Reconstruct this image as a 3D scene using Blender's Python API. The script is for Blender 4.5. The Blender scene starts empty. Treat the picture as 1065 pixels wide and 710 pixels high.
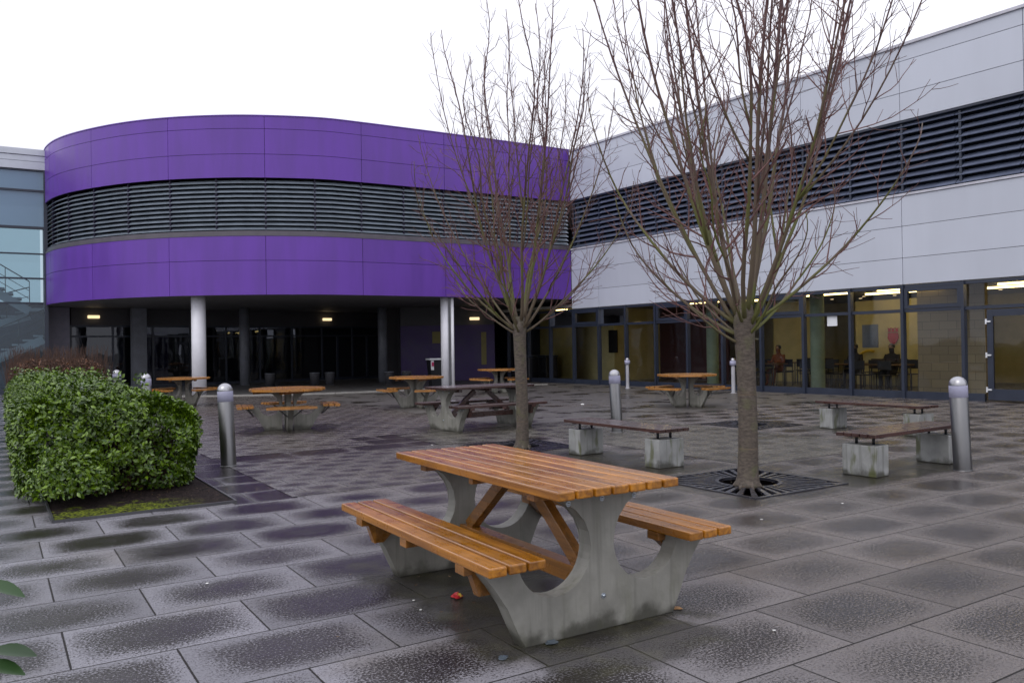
import bpy, bmesh, math, random
import numpy as np
from mathutils import Vector, Matrix
R=math.radians
random.seed(7); rng=np.random.default_rng(7)
scn=bpy.context.scene
col=scn.collection
# ------------------------------------------------------------------ helpers
def tag(o,label=None,cat=None,group=None,kind=None):
    if label: o['label']=label
    if cat: o['category']=cat
    if group: o['group']=group
    if kind: o['kind']=kind
    return o
def empty(name,loc=(0,0,0),rz=0,label=None,cat=None,group=None):
    o=bpy.data.objects.new(name,None); col.objects.link(o)
    o.location=loc; o.rotation_euler=(0,0,rz); o.empty_display_size=.2
    return tag(o,label,cat,group)
class MB:
    """collects shapes into one mesh"""
    def __init__(s): s.bm=bmesh.new()
    def face(s,pts,smooth=False):
        vs=[s.bm.verts.new(p) for p in pts]; f=s.bm.faces.new(vs); f.smooth=smooth; return f
    def box(s,c,size,M=None,bevel=0):
        r=bmesh.ops.create_cube(s.bm,size=1)
        vs=r['verts']
        bmesh.ops.scale(s.bm,vec=size,verts=vs)
        if bevel:
            es=list({e for v in vs for e in v.link_edges})
            rr=bmesh.ops.bevel(s.bm,geom=es,offset=bevel,segments=2,profile=.5,affect='EDGES')
            vs=list({v for f in rr['faces'] for v in f.verts}|{v for v in vs if v.is_valid})
        if M is not None: bmesh.ops.transform(s.bm,matrix=M.to_4x4(),verts=vs)
        bmesh.ops.translate(s.bm,vec=c,verts=vs)
        return s
    def bar(s,a,b,w,h,bevel=0,up=(0,0,1)):
        a=Vector(a);b=Vector(b);d=b-a;L=d.length;x=d/L;u=Vector(up)
        y=u.cross(x)
        if y.length<1e-4: y=Vector((0,1,0)).cross(x)
        y.normalize();z=x.cross(y)
        M=Matrix((x,y,z)).transposed()
        return s.box((a+b)/2,(L,w,h),M,bevel)
    def prism(s,poly,t,M=None,c=(0,0,0),bevel=0):
        """polygon in local (x,y), extruded +-t/2 along z, through M"""
        n=len(poly); 
        M=M if M is not None else Matrix.Identity(3)
        c=Vector(c)
        A=[s.bm.verts.new(M@Vector((p[0],p[1],-t/2))+c) for p in poly]
        B=[s.bm.verts.new(M@Vector((p[0],p[1],t/2))+c) for p in poly]
        fs=[s.bm.faces.new(A[::-1]),s.bm.faces.new(B)]
        for i in range(n):
            j=(i+1)%n; fs.append(s.bm.faces.new((A[i],A[j],B[j],B[i])))
        if bevel:
            es=[e for f in fs[:2] for e in f.edges]
            bmesh.ops.bevel(s.bm,geom=es,offset=bevel,segments=2,affect='EDGES')
        return s
    def tube(s,pts,rad,n=8,cap=True,smooth=True):
        pts=[Vector(p) for p in pts]; rings=[]
        t=(pts[1]-pts[0]).normalized()
        ref=Vector((0,0,1)) if abs(t.z)<.9 else Vector((1,0,0))
        y=t.cross(ref).normalized()
        for i,p in enumerate(pts):
            if i==0: t=(pts[1]-pts[0])
            elif i==len(pts)-1: t=(pts[-1]-pts[-2])
            else: t=(pts[i+1]-pts[i-1])
            t.normalize(); y=(y-t*y.dot(t)).normalized(); z=t.cross(y)
            r=rad[i] if hasattr(rad,'__len__') else rad
            rings.append([s.bm.verts.new(p+(y*math.cos(2*math.pi*k/n)+z*math.sin(2*math.pi*k/n))*r) for k in range(n)])
        for a,b in zip(rings,rings[1:]):
            for k in range(n):
                f=s.bm.faces.new((a[k],a[(k+1)%n],b[(k+1)%n],b[k])); f.smooth=smooth
        if cap: s.bm.faces.new(rings[0][::-1]); s.bm.faces.new(rings[-1])
        return s
    def lathe(s,prof,n=24,c=(0,0,0),smooth=True):
        c=Vector(c);rings=[]
        for r,z in prof:
            if r<1e-5: rings.append([s.bm.verts.new(c+Vector((0,0,z)))])
            else: rings.append([s.bm.verts.new(c+Vector((r*math.cos(2*math.pi*k/n),r*math.sin(2*math.pi*k/n),z))) for k in range(n)])
        for a,b in zip(rings,rings[1:]):
            for k in range(n):
                k2=(k+1)%n
                if len(a)==1 and len(b)==1: continue
                if len(a)==1: f=s.bm.faces.new((a[0],b[k2],b[k]))
                elif len(b)==1: f=s.bm.faces.new((a[k],a[k2],b[0]))
                else: f=s.bm.faces.new((a[k],a[k2],b[k2],b[k]))
                f.smooth=smooth
        return s
    def build(s,name,mat,parent=None,loc=None,norm=True):
        if norm: bmesh.ops.recalc_face_normals(s.bm,faces=s.bm.faces)
        me=bpy.data.meshes.new(name); s.bm.to_mesh(me); s.bm.free()
        me.materials.append(mat)
        o=bpy.data.objects.new(name,me); col.objects.link(o)
        if parent is not None: o.parent=parent
        if loc is not None: o.location=loc
        return o
def pyd(name,verts,faces,mat,parent=None,smooth=False):
    me=bpy.data.meshes.new(name); me.from_pydata(verts,[],faces); me.materials.append(mat)
    if smooth: me.polygons.foreach_set('use_smooth',[True]*len(me.polygons))
    me.update()
    o=bpy.data.objects.new(name,me); col.objects.link(o)
    if parent is not None: o.parent=parent
    return o
def kids(o): return [c for c in bpy.data.objects if c.parent==o]
def copy_tree(o,parent=None):
    c=o.copy(); col.objects.link(c); c.parent=parent
    for ch in kids(o):
        d=ch.copy(); col.objects.link(d); d.parent=c
        for g in kids(ch):
            e=g.copy(); col.objects.link(e); e.parent=d
    return c
# ------------------------------------------------------------------ materials
class NT:
    def __init__(s,name):
        s.m=bpy.data.materials.new(name); s.m.use_nodes=True; s.t=s.m.node_tree; s.t.nodes.clear()
        s.out=s.n('ShaderNodeOutputMaterial')
    def n(s,ty,**kw):
        x=s.t.nodes.new(ty)
        for k,v in kw.items(): setattr(x,k,v)
        return x
    def set(s,inp,v):
        if isinstance(v,bpy.types.NodeSocket): s.t.links.new(v,inp)
        elif v is not None:
            if inp.type=='RGBA' and not hasattr(v,'__len__'): v=(v,v,v,1)
            elif inp.type=='RGBA' and len(v)==3: v=(*v,1)
            inp.default_value=v
    def math(s,op,a,b=None,c=None,clamp=False):
        x=s.n('ShaderNodeMath',operation=op,use_clamp=clamp)
        s.set(x.inputs[0],a)
        if b is not None: s.set(x.inputs[1],b)
        if c is not None: s.set(x.inputs[2],c)
        return x.outputs[0]
    def co(s,kind='Object'): return s.n('ShaderNodeTexCoord').outputs[kind]
    def pos(s): return s.n('ShaderNodeNewGeometry').outputs['Position']
    def map(s,v,sc=(1,1,1),loc=(0,0,0),rot=(0,0,0)):
        x=s.n('ShaderNodeMapping'); s.set(x.inputs['Vector'],v); x.inputs['Scale'].default_value=sc; x.inputs['Location'].default_value=loc; x.inputs['Rotation'].default_value=rot
        return x.outputs[0]
    def sep(s,v):
        x=s.n('ShaderNodeSeparateXYZ'); s.set(x.inputs[0],v); return x.outputs
    def comb(s,a,b,c=0.0):
        x=s.n('ShaderNodeCombineXYZ'); s.set(x.inputs[0],a);s.set(x.inputs[1],b);s.set(x.inputs[2],c); return x.outputs[0]
    def noise(s,v,scale,detail=3,rough=.55,dist=0):
        x=s.n('ShaderNodeTexNoise'); s.set(x.inputs['Vector'],v); x.inputs['Scale'].default_value=scale; x.inputs['Detail'].default_value=detail
        x.inputs['Roughness'].default_value=rough; x.inputs['Distortion'].default_value=dist
        return x.outputs['Fac']
    def white(s,v):
        x=s.n('ShaderNodeTexWhiteNoise',noise_dimensions='3D'); s.set(x.inputs['Vector'],v); return x.outputs['Value']
    def ss(s,v,a,b,lo=0.0,hi=1.0):
        x=s.n('ShaderNodeMapRange',interpolation_type='SMOOTHSTEP'); s.set(x.inputs[0],v)
        x.inputs[1].default_value=a; x.inputs[2].default_value=b; s.set(x.inputs[3],lo); s.set(x.inputs[4],hi); return x.outputs[0]
    def mix(s,f,a,b,mode='MIX'):
        x=s.n('ShaderNodeMix',data_type='RGBA',blend_type=mode); s.set(x.inputs[0],f)
        s.set(x.inputs[6],a); s.set(x.inputs[7],b); return x.outputs[2]
    def mixf(s,f,a,b):
        x=s.n('ShaderNodeMix',data_type='FLOAT'); s.set(x.inputs[0],f); s.set(x.inputs[2],a); s.set(x.inputs[3],b); return x.outputs[0]
    def bump(s,h,strength=.5,dist=.01,nrm=None):
        x=s.n('ShaderNodeBump'); s.set(x.inputs['Height'],h); s.set(x.inputs['Strength'],strength); x.inputs['Distance'].default_value=dist
        if nrm is not None: s.set(x.inputs['Normal'],nrm)
        return x.outputs[0]
    def pbr(s,color,rough=.5,metal=0.0,normal=None,spec=None,coat=None,coat_r=.1,emit=None,es=0,ior=None):
        b=s.n('ShaderNodeBsdfPrincipled'); s.set(b.inputs['Base Color'],color); s.set(b.inputs['Roughness'],rough); s.set(b.inputs['Metallic'],metal)
        if normal is not None: s.set(b.inputs['Normal'],normal)
        if spec is not None: s.set(b.inputs['Specular IOR Level'],spec)
        if ior: b.inputs['IOR'].default_value=ior
        if coat is not None: s.set(b.inputs['Coat Weight'],coat); b.inputs['Coat Roughness'].default_value=coat_r
        if emit is not None: s.set(b.inputs['Emission Color'],emit); b.inputs['Emission Strength'].default_value=es
        s.t.links.new(b.outputs[0],s.out.inputs['Surface']); return s.m
def plain(name,c,rough=.5,metal=0,var=.12,scale=3,bump=0,coat=None,spec=None):
    t=NT(name); p=t.pos(); n=t.noise(p,scale,4)
    k=t.ss(n,.3,.7,1-var,1+var)
    cc=t.n('ShaderNodeVectorMath',operation='SCALE'); cc.inputs[0].default_value=c; t.set(cc.inputs[3],k)
    nr=t.bump(t.noise(p,scale*25,2),.4,bump) if bump else None
    return t.pbr(cc.outputs[0],t.ss(n,.3,.7,max(rough-.06,.02),rough+.06),metal,nr,coat=coat,spec=spec)
M={}
def emis(name,c,s):
    t=NT(name); e=t.n('ShaderNodeEmission'); e.inputs[0].default_value=(*c,1); e.inputs[1].default_value=s
    t.t.links.new(e.outputs[0],t.out.inputs[0]); return t.m
def glass(name,tint,refl=1.0,ior=1.5,wob=0.0,body=None,bodyf=0.0):
    t=NT(name); tr=t.n('ShaderNodeBsdfTransparent'); tr.inputs[0].default_value=(*tint,1)
    gl=t.n('ShaderNodeBsdfGlossy'); gl.inputs['Roughness'].default_value=.015; gl.inputs[0].default_value=(.9,.93,1,1)
    if wob:
        nb=t.bump(t.noise(t.pos(),1.3,1),wob,.05); t.t.links.new(nb,gl.inputs['Normal'])
    fr=t.n('ShaderNodeFresnel'); fr.inputs[0].default_value=ior
    f=t.math('MULTIPLY',fr.outputs[0],refl,clamp=True)
    base=tr.outputs[0]
    if body:
        df=t.n('ShaderNodeBsdfDiffuse'); df.inputs[0].default_value=(*body,1)
        m0=t.n('ShaderNodeMixShader'); m0.inputs[0].default_value=bodyf; t.t.links.new(tr.outputs[0],m0.inputs[1]); t.t.links.new(df.outputs[0],m0.inputs[2]); base=m0.outputs[0]
    m=t.n('ShaderNodeMixShader'); t.t.links.new(f,m.inputs[0]); t.t.links.new(base,m.inputs[1]); t.t.links.new(gl.outputs[0],m.inputs[2])
    t.t.links.new(m.outputs[0],t.out.inputs[0]); return t.m
M['purple']=None
def panel_mat(name,c,rough,var=.05,coat=.3):
    t=NT(name); p=t.pos()
    n=t.noise(t.map(p,(1,1,.15)),2.5,4); n2=t.noise(p,.35,2)
    isl=t.n('ShaderNodeNewGeometry').outputs['Random Per Island']
    k=t.math('MULTIPLY',t.math('MULTIPLY',t.ss(n,.3,.7,1-var,1+var),t.ss(n2,.3,.7,.96,1.04)),t.math('ADD',.96,t.math('MULTIPLY',isl,.08)))
    cc=t.n('ShaderNodeVectorMath',operation='SCALE'); cc.inputs[0].default_value=c; t.set(cc.inputs[3],k)
    nb=t.bump(t.noise(p,.8,2),.15,.02)
    return t.pbr(cc.outputs[0],t.ss(n,.3,.7,rough-.05,rough+.08),0,nb,coat=coat,coat_r=.25)
M['purple']=panel_mat('purple_cladding',(.12,.034,.35),.40,.09,coat=.15)
M['silver']=panel_mat('silver_cladding',(.52,.55,.63),.42,.015,.1)
M['joint']=plain('joint_shadow_gap',(.012,.008,.03),.7)
M['frame']=plain('blue_grey_frame',(.024,.031,.052),.35,var=.08)
M['louver']=plain('louvre_blue_grey',(.17,.2,.29),.38,metal=.3,var=.1)
M['louver_p']=plain('louvre_teal_grey',(.27,.32,.38),.35,metal=.3,var=.1)
M['louverback']=plain('dark_window_band',(.008,.01,.016),.15,var=.1)
M['flash']=plain('sill_flashing',(.10,.09,.11),.45)
M['coping']=plain('pale_coping',(.5,.5,.56),.4)
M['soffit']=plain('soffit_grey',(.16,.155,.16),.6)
M['white_col']=plain('white_column_paint',(.8,.8,.86),.45,var=.04)
M['grey_col']=plain('grey_column_paint',(.16,.17,.2),.5)
M['pier']=plain('lilac_grey_pier',(.21,.2,.26),.5)
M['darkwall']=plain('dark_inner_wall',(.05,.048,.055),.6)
M['purplewall']=plain('deep_purple_wall',(.03,.01,.09),.5)
M['roof']=plain('roof_grey',(.2,.2,.2),.8)
M['fascia']=plain('white_fascia',(.55,.58,.64),.4,var=.04)
M['glass']=glass('wing_glass',(.84,.86,.84),1.0,1.5,.05)
M['dglass']=glass('undercroft_glass',(.35,.38,.42),1.3,1.5,.05)
M['sglass']=glass('stair_glass',(.55,.69,.74),1.2,1.5,.03,(.10,.18,.23),.15)
M['spandrel']=glass('spandrel_glass',(.2,.25,.3),1.5,1.5,.05,(.16,.26,.37),.9)
M['cream']=plain('yellow_cream_wall',(.55,.49,.27),.7,var=.08)
M['olive']=plain('olive_wall',(.20,.17,.06),.7)
M['maroon']=plain('maroon_wall',(.06,.02,.03),.6)
M['ceil']=plain('inner_ceiling',(.35,.34,.31),.8)
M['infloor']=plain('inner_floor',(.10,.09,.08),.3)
M['greencol']=plain('pale_green_column',(.25,.33,.26),.6)
M['red']=plain('red_paint',(.45,.02,.02),.5)
M['yellow']=plain('yellow_paint',(.6,.42,.03),.5)
M['white']=plain('white_plastic',(.7,.72,.75),.5)
M['strip']=emis('warm_strip_lamp',(1,.74,.28),8.0)
M['lamp']=emis('warm_ceiling_lamp',(1,.75,.42),1.3)
M['steel']=plain('brushed_steel',(.22,.22,.225),.38,metal=1,var=.08)
M['steelcap']=plain('polished_steel_cap',(.42,.42,.44),.36,metal=1)
M['pale_post']=plain('pale_post_paint',(.42,.42,.45),.45)
M['band']=plain('pale_lilac_band',(.34,.34,.46),.5)
M['darksteel']=plain('dark_galvanised_steel',(.12,.12,.13),.4,metal=.8)
M['bolt']=plain('zinc_bolt',(.45,.5,.55),.35,metal=.9)
M['iron']=plain('black_iron',(.028,.028,.036),.24,var=.2,scale=8)
M['pit']=plain('grate_pit_soil',(.005,.004,.004),1,spec=0)
M['black']=plain('black_plastic',(.012,.012,.016),.4)
M['litter_red']=plain('red_foil',(.55,.02,.03),.3)
M['litter_yellow']=plain('yellow_foil',(.7,.5,.05),.3)
M['film']=plain('pale_film',(.08,.10,.12),.08)
M['dryleaf']=plain('tan_dead_leaf',(.35,.18,.06),.6)
M['gum']=plain('white_scrap',(.7,.7,.68),.6)
M['skin']=plain('skin',(.3,.18,.12),.6)
M['cloth']=plain('dark_cloth',(.02,.02,.03),.8)
M['hair']=plain('dark_hair',(.01,.008,.006),.6)
M['orange']=plain('orange_cloth',(.16,.05,.02),.8)
# concrete with stains, algae at foot, drips
def concrete(name,c,green=.5,drip=.6,bot=.09):
    t=NT(name); o=t.co('Object'); p=t.pos(); z=t.sep(o)[2]
    n=t.noise(p,6,5); n2=t.noise(p,40,3); nd=t.noise(t.map(p,(14,14,.8)),1.6,3)
    base=t.mix(t.ss(n,.3,.7),tuple(x*.82 for x in c),tuple(x*1.12 for x in c))
    g=t.math('MULTIPLY',t.ss(t.math('ADD',nd,t.math('MULTIPLY',n,.25)),.62,.82),drip)
    base=t.mix(g,base,(.055,.055,.04))
    foot=t.math('SUBTRACT',1.0,t.ss(t.math('ADD',z,t.math('MULTIPLY',t.math('SUBTRACT',n,.5),.25)),0,bot))
    base=t.mix(t.math('MULTIPLY',foot,.8),base,(.035,.034,.024))
    gr=t.math('MULTIPLY',t.ss(t.noise(t.map(p,(5,5,1.3)),2.2,4),.52,.7),green)
    base=t.mix(gr,base,(.09,.10,.03))
    nb=t.bump(n2,.35,.004); nb=t.bump(n,.3,.01,nb)
    return t.pbr(base,t.ss(n,.3,.7,.38,.62),0,nb)
M['conc']=concrete('cast_concrete',(.235,.23,.205),.16,.3)
M['conc_bench']=concrete('mossy_block_concrete',(.31,.315,.31),.8,.3,.07)
def wood(name,c1,c2,axis=0,coat=.5,red=None):
    t=NT(name); o=t.co('Object'); 
    sc=[22,22,22]; sc[axis]=1.2
    v=t.map(o,tuple(sc)); g=t.noise(v,1.6,5,.6,.4); 
    sx=t.sep(o)[1-axis]
    pid=t.white(t.comb(t.math('FLOOR',t.math('DIVIDE',sx,.1085)),0.0,0.0))
    big=t.noise(o,1.8,3)
    col_=t.mix(t.ss(g,.3,.72),c1,c2)
    col_=t.mix(t.math('MULTIPLY',t.ss(big,.4,.7),.35),col_,tuple(x*.55 for x in c1))
    k=t.math('ADD',.8,t.math('MULTIPLY',pid,.4))
    cc=t.n('ShaderNodeVectorMath',operation='SCALE'); t.set(cc.inputs[0],col_); t.set(cc.inputs[3],k)
    drops=t.noise(t.pos(),75,2); wet=t.noise(t.pos(),9,3)
    nb=t.bump(g,.25,.002); nb=t.bump(t.ss(drops,.56,.66),t.ss(wet,.4,.65,.1,.5),.0025,nb)
    return t.pbr(cc.outputs[0],t.ss(wet,.3,.7,.22,.42),0,nb,coat=coat,coat_r=.12)
M['wood']=wood('wet_orange_timber',(.23,.08,.004),(.50,.20,.014))
M['woodend']=wood('timber_end',(.12,.035,.01),(.2,.07,.018))
M['wood_far']=wood('varnished_orange_timber',(.34,.14,.03),(.52,.25,.06))
M['wood_dark']=wood('dark_red_brown_timber',(.035,.014,.012),(.075,.03,.024))
M['wood_brace']=wood('brown_timber_brace',(.17,.068,.008),(.32,.13,.018))
# ---- paving
UA=R(32.6)
eu=Vector((math.cos(UA),math.sin(UA),0)); ev=Vector((-math.sin(UA),math.cos(UA),0))
def UV(u,v,z=0): return Vector(eu*u+ev*v)+Vector((0,0,z))
def paving(name,a,b,u0,stag,pud,tone,dark,jw=.0048,grain=1.0,shade_stain=True,soft=.24,wr=.06):
    t=NT(name); o=t.co('Object'); x,y,_=t.sep(o)
    yb=t.math('DIVIDE',y,b); row=t.math('FLOOR',yb); fy=t.math('FRACT',yb)
    X=t.math('DIVIDE',t.math('SUBTRACT',x,u0),a)
    if stag: X=t.math('ADD',X,t.math('MULTIPLY',t.math('FLOORED_MODULO',row,2.0),.5))
    ci=t.math('FLOOR',X); fx=t.math('FRACT',X)
    dx=t.math('MULTIPLY',t.math('MINIMUM',fx,t.math('SUBTRACT',1.0,fx)),a)
    dy=t.math('MULTIPLY',t.math('MINIMUM',fy,t.math('SUBTRACT',1.0,fy)),b)
    de=t.math('MINIMUM',dx,dy)
    jn=t.noise(o,30,2)
    joint=t.math('SUBTRACT',1.0,t.ss(t.math('SUBTRACT',de,t.math('MULTIPLY',jn,jw*.8)),jw*.3,jw))
    id1=t.white(t.comb(ci,row,1.0)); id2=t.white(t.comb(ci,row,5.0)); id3=t.white(t.comb(row,ci,9.0))
    # puddle sitting off-centre in each slab
    px=t.math('SUBTRACT',fx,t.math('ADD',.5,t.math('MULTIPLY',t.math('SUBTRACT',id2,.5),.22)))
    py=t.math('SUBTRACT',fy,t.math('ADD',.5,t.math('MULTIPLY',t.math('SUBTRACT',id3,.5),.2)))
    rr=t.math('SQRT',t.math('ADD',t.math('MULTIPLY',px,px),t.math('MULTIPLY',py,py)))
    n1=t.noise(o,5/ (a/.9),4,.6); nbig=t.noise(o,.35,2)
    bx_=t.math('MULTIPLY',t.math('MULTIPLY',fx,t.math('SUBTRACT',1.0,fx)),4.0); by_=t.math('MULTIPLY',t.math('MULTIPLY',fy,t.math('SUBTRACT',1.0,fy)),4.0)
    bowl=t.math('POWER',t.math('MULTIPLY',bx_,by_),.55)
    n2=t.noise(o,1.7/(a/.9),3,.6)
    f=t.math('ADD',t.math('SUBTRACT',t.math('MULTIPLY',bowl,.62),t.math('MULTIPLY',rr,.35)),
        t.math('ADD',t.math('MULTIPLY',t.math('SUBTRACT',n1,.5),.35),t.math('ADD',t.math('MULTIPLY',t.math('SUBTRACT',n2,.5),.75),t.math('MULTIPLY',t.math('SUBTRACT',id1,.5),.28))))
    f=t.math('SUBTRACT',f,.30)
    if a>.8:
        inr=lambda q,lo,hi: t.math('MULTIPLY',t.math('GREATER_THAN',q,lo),t.math('LESS_THAN',q,hi))
        low=t.math('MAXIMUM',t.math('MULTIPLY',inr(x,1.9,2.5),inr(y,7.8,12.0)),t.math('MAXIMUM',t.math('MULTIPLY',inr(x,2.4,6.0),inr(y,10.7,11.4)),t.math('MULTIPLY',inr(x,4.7,5.7),inr(y,10.7,12.6))))
        f=t.math('ADD',f,t.math('MULTIPLY',low,.45))
    grn=t.noise(o,78,3,.72)
    f=t.math('ADD',f,t.math('MULTIPLY',t.math('SUBTRACT',grn,.5),.34*grain))
    wet=t.math('MULTIPLY',t.ss(f,-.48,soft+.16),pud,clamp=True); wetr=t.math('MULTIPLY',t.ss(f,-.2,soft+.2),pud,clamp=True)
    edge=t.ss(t.math('ADD',de,t.math('MULTIPLY',t.math('SUBTRACT',n1,.5),.05*a/.9)),0.0,.16*a/.9)
    kk=t.math('ADD',.8,t.math('MULTIPLY',id2,.4))
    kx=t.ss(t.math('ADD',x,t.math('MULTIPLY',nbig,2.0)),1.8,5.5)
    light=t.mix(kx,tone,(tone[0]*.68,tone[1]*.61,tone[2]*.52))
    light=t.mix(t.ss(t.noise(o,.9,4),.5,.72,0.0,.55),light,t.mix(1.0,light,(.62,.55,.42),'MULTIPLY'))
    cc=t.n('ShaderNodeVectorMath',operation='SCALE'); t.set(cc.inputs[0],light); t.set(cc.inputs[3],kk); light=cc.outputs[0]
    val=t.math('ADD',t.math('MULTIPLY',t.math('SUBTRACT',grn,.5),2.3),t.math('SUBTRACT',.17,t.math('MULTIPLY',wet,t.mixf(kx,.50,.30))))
    val=t.math('ADD',val,t.math('MULTIPLY',t.math('SUBTRACT',1.0,edge),.10))
    lm=t.ss(val,-.2,.2)
    c=t.mix(lm,dark,light)  # pale grain: stone aggregate plus wet sky sheen painted into the colour
    c=t.mix(joint,c,(.010,.008,.007))
    h=t.math('MULTIPLY',t.math('SUBTRACT',1.0,t.math('MULTIPLY',wetr,.7)),grn)
    rip=t.noise(o,26,2)
    nb=t.bump(h,.95*grain,.009)
    nb=t.bump(t.math('SUBTRACT',1.0,joint),.6,.004,nb)
    nb=t.bump(rip,t.mixf(wet,.25,.04),.006,nb)
    rg=t.mixf(wetr,t.ss(n1,.3,.7,.22,.34),wr)
    rg=t.mixf(joint,rg,.8)
    if shade_stain:
        # algae tone plus shade painted in where the furniture blocks the sky
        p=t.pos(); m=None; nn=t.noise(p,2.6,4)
        for (sx,sy,ang,hx,hy,k) in SHADE_STAINS:
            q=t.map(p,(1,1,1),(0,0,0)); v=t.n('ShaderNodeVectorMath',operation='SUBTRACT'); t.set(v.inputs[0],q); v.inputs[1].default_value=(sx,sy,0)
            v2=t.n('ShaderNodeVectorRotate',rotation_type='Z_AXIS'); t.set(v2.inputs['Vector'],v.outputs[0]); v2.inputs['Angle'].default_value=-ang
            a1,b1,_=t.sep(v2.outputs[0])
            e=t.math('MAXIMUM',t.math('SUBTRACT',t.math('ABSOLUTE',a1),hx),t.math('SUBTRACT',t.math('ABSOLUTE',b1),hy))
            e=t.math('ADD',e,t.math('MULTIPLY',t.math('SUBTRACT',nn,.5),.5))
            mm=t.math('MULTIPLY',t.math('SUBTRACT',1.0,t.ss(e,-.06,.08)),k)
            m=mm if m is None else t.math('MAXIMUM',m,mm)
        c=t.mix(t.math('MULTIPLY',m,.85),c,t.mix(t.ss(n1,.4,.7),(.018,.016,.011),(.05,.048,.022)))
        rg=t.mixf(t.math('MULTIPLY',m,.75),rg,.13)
    return t.pbr(c,rg,0,nb,ior=1.45)
SHADE_STAINS=[(-.05,4.85,-1.016,1.0,.62,1.0),(.35,4.15,-1.016,.55,.5,.8),(-.5,14.6,R(35),1.2,.7,.5),(1.3,10.15,R(-57.4),1.25,.42,.9),(4.4,9.2,R(35),1.25,.4,.9),
        (5.76,12.95,R(-58),1.25,.4,.7),(2.42,8.42,R(32.6),.92,.92,.45),(-4.05,14.8,.3,.8,.8,.6),(-2.4,19.9,.3,.8,.8,.5),(4.0,18.9,.3,.85,.85,.5)]  # furniture footprints for the algae and painted shade
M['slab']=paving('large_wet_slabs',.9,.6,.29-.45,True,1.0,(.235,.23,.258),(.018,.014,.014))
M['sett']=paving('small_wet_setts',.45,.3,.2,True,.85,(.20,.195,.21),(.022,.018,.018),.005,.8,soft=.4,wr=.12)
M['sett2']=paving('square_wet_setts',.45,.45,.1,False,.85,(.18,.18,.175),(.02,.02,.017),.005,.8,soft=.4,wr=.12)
def apron_mat():
    t=NT('wet_apron_concrete'); p=t.pos(); n=t.noise(p,1.1,5); n2=t.noise(p,60,3)
    w=t.ss(n,.5,.62)
    c=t.mix(t.ss(t.noise(p,5,4),.3,.7),(.075,.068,.062),(.115,.105,.1)); c=t.mix(w,c,(.04,.035,.03))
    return t.pbr(c,t.mixf(w,.45,.2),0,t.bump(n2,.4,.004),ior=1.4)
M['apron']=apron_mat()
M['underfloor']=plain('undercroft_floor',(.13,.125,.125),.4,var=.2)
M['kerb']=plain('pale_kerb',(.3,.29,.27),.5)
M['ground']=plain('far_ground',(.07,.068,.065),.5,var=.2,scale=.6)
t=NT('bed_soil'); p=t.pos(); ob=t.co('Object'); n=t.noise(p,7,5); n2=t.noise(p,45,3)
u_,v_,_=t.sep(ob)
c=t.mix(t.ss(n2,.35,.65),(.008,.006,.006),(.045,.032,.03))
mossn=t.math('ADD',t.math('SUBTRACT',8.42,v_),t.math('MULTIPLY',t.math('SUBTRACT',n,.5),1.2))
ms=t.ss(mossn,-.05,.12)
ms=t.math('MULTIPLY',t.math('MULTIPLY',ms,t.ss(n2,.38,.56)),t.ss(t.math('ADD',u_,t.math('MULTIPLY',n,.8)),2.15,1.7))
c=t.mix(ms,c,t.mix(t.ss(n2,.4,.7),(.06,.085,.006),(.17,.20,.015)))
c=t.mix(ms,t.mix(1.0,c,(.75,.7,.7),'MULTIPLY'),c)
M['soil']=t.pbr(c,.8,0,t.bump(n2,1,.03),spec=.15)
# foliage
def leafmat(name,c1,c2,gloss=.3):
    t=NT(name); i=t.n('ShaderNodeNewGeometry').outputs['Random Per Island']; n=t.noise(t.pos(),2.2,3)
    c=t.mix(i,c1,c2); 
    c=t.mix(t.ss(n,.45,.7,0,.5),c,tuple(x*.5 for x in c1))
    return t.pbr(c,gloss,0)
M['leaf']=leafmat('laurel_leaf',(.02,.055,.004),(.15,.25,.01),.28)
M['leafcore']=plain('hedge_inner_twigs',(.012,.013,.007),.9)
M['brownleaf']=leafmat('russet_leaf',(.07,.028,.015),(.20,.085,.035),.6)
M['twigbrown']=plain('brown_twig',(.06,.03,.02),.8)
t=NT('tree_bark_trunk'); p=t.pos(); z=t.sep(t.co('Object'))[2]
n=t.noise(t.map(p,(9,9,20)),2.2,6,.7); n2=t.noise(p,7,4)
c=t.mix(t.ss(n,.25,.75),(.04,.03,.024),(.135,.108,.085)); c=t.mix(t.ss(n2,.5,.7,0,.6),c,(.10,.10,.045))
ringb=t.ss(t.noise(t.comb(0.0,0.0,z),9,3),.6,.66)
c=t.mix(t.math('MULTIPLY',ringb,.5),c,(.17,.11,.05))
M['bark']=t.pbr(c,.7,0,t.bump(n,.8,.01))
t=NT('tree_limbs'); p=t.pos(); z=t.sep(t.co('Object'))[2]; n2=t.noise(p,5,4); n3=t.noise(p,1.2,2)
gz=t.math('ADD',z,t.math('MULTIPLY',n2,2.6))
c=t.mix(t.ss(gz,3.4,6.0),t.mix(t.ss(n3,.42,.58),(.12,.13,.03),(.12,.09,.06)),(.10,.05,.05))
M['limb']=t.pbr(c,.65,0,t.bump(n2,.5,.006))
M['twig']=plain('red_brown_twig',(.14,.065,.06),.6,var=.3,scale=2)
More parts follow.
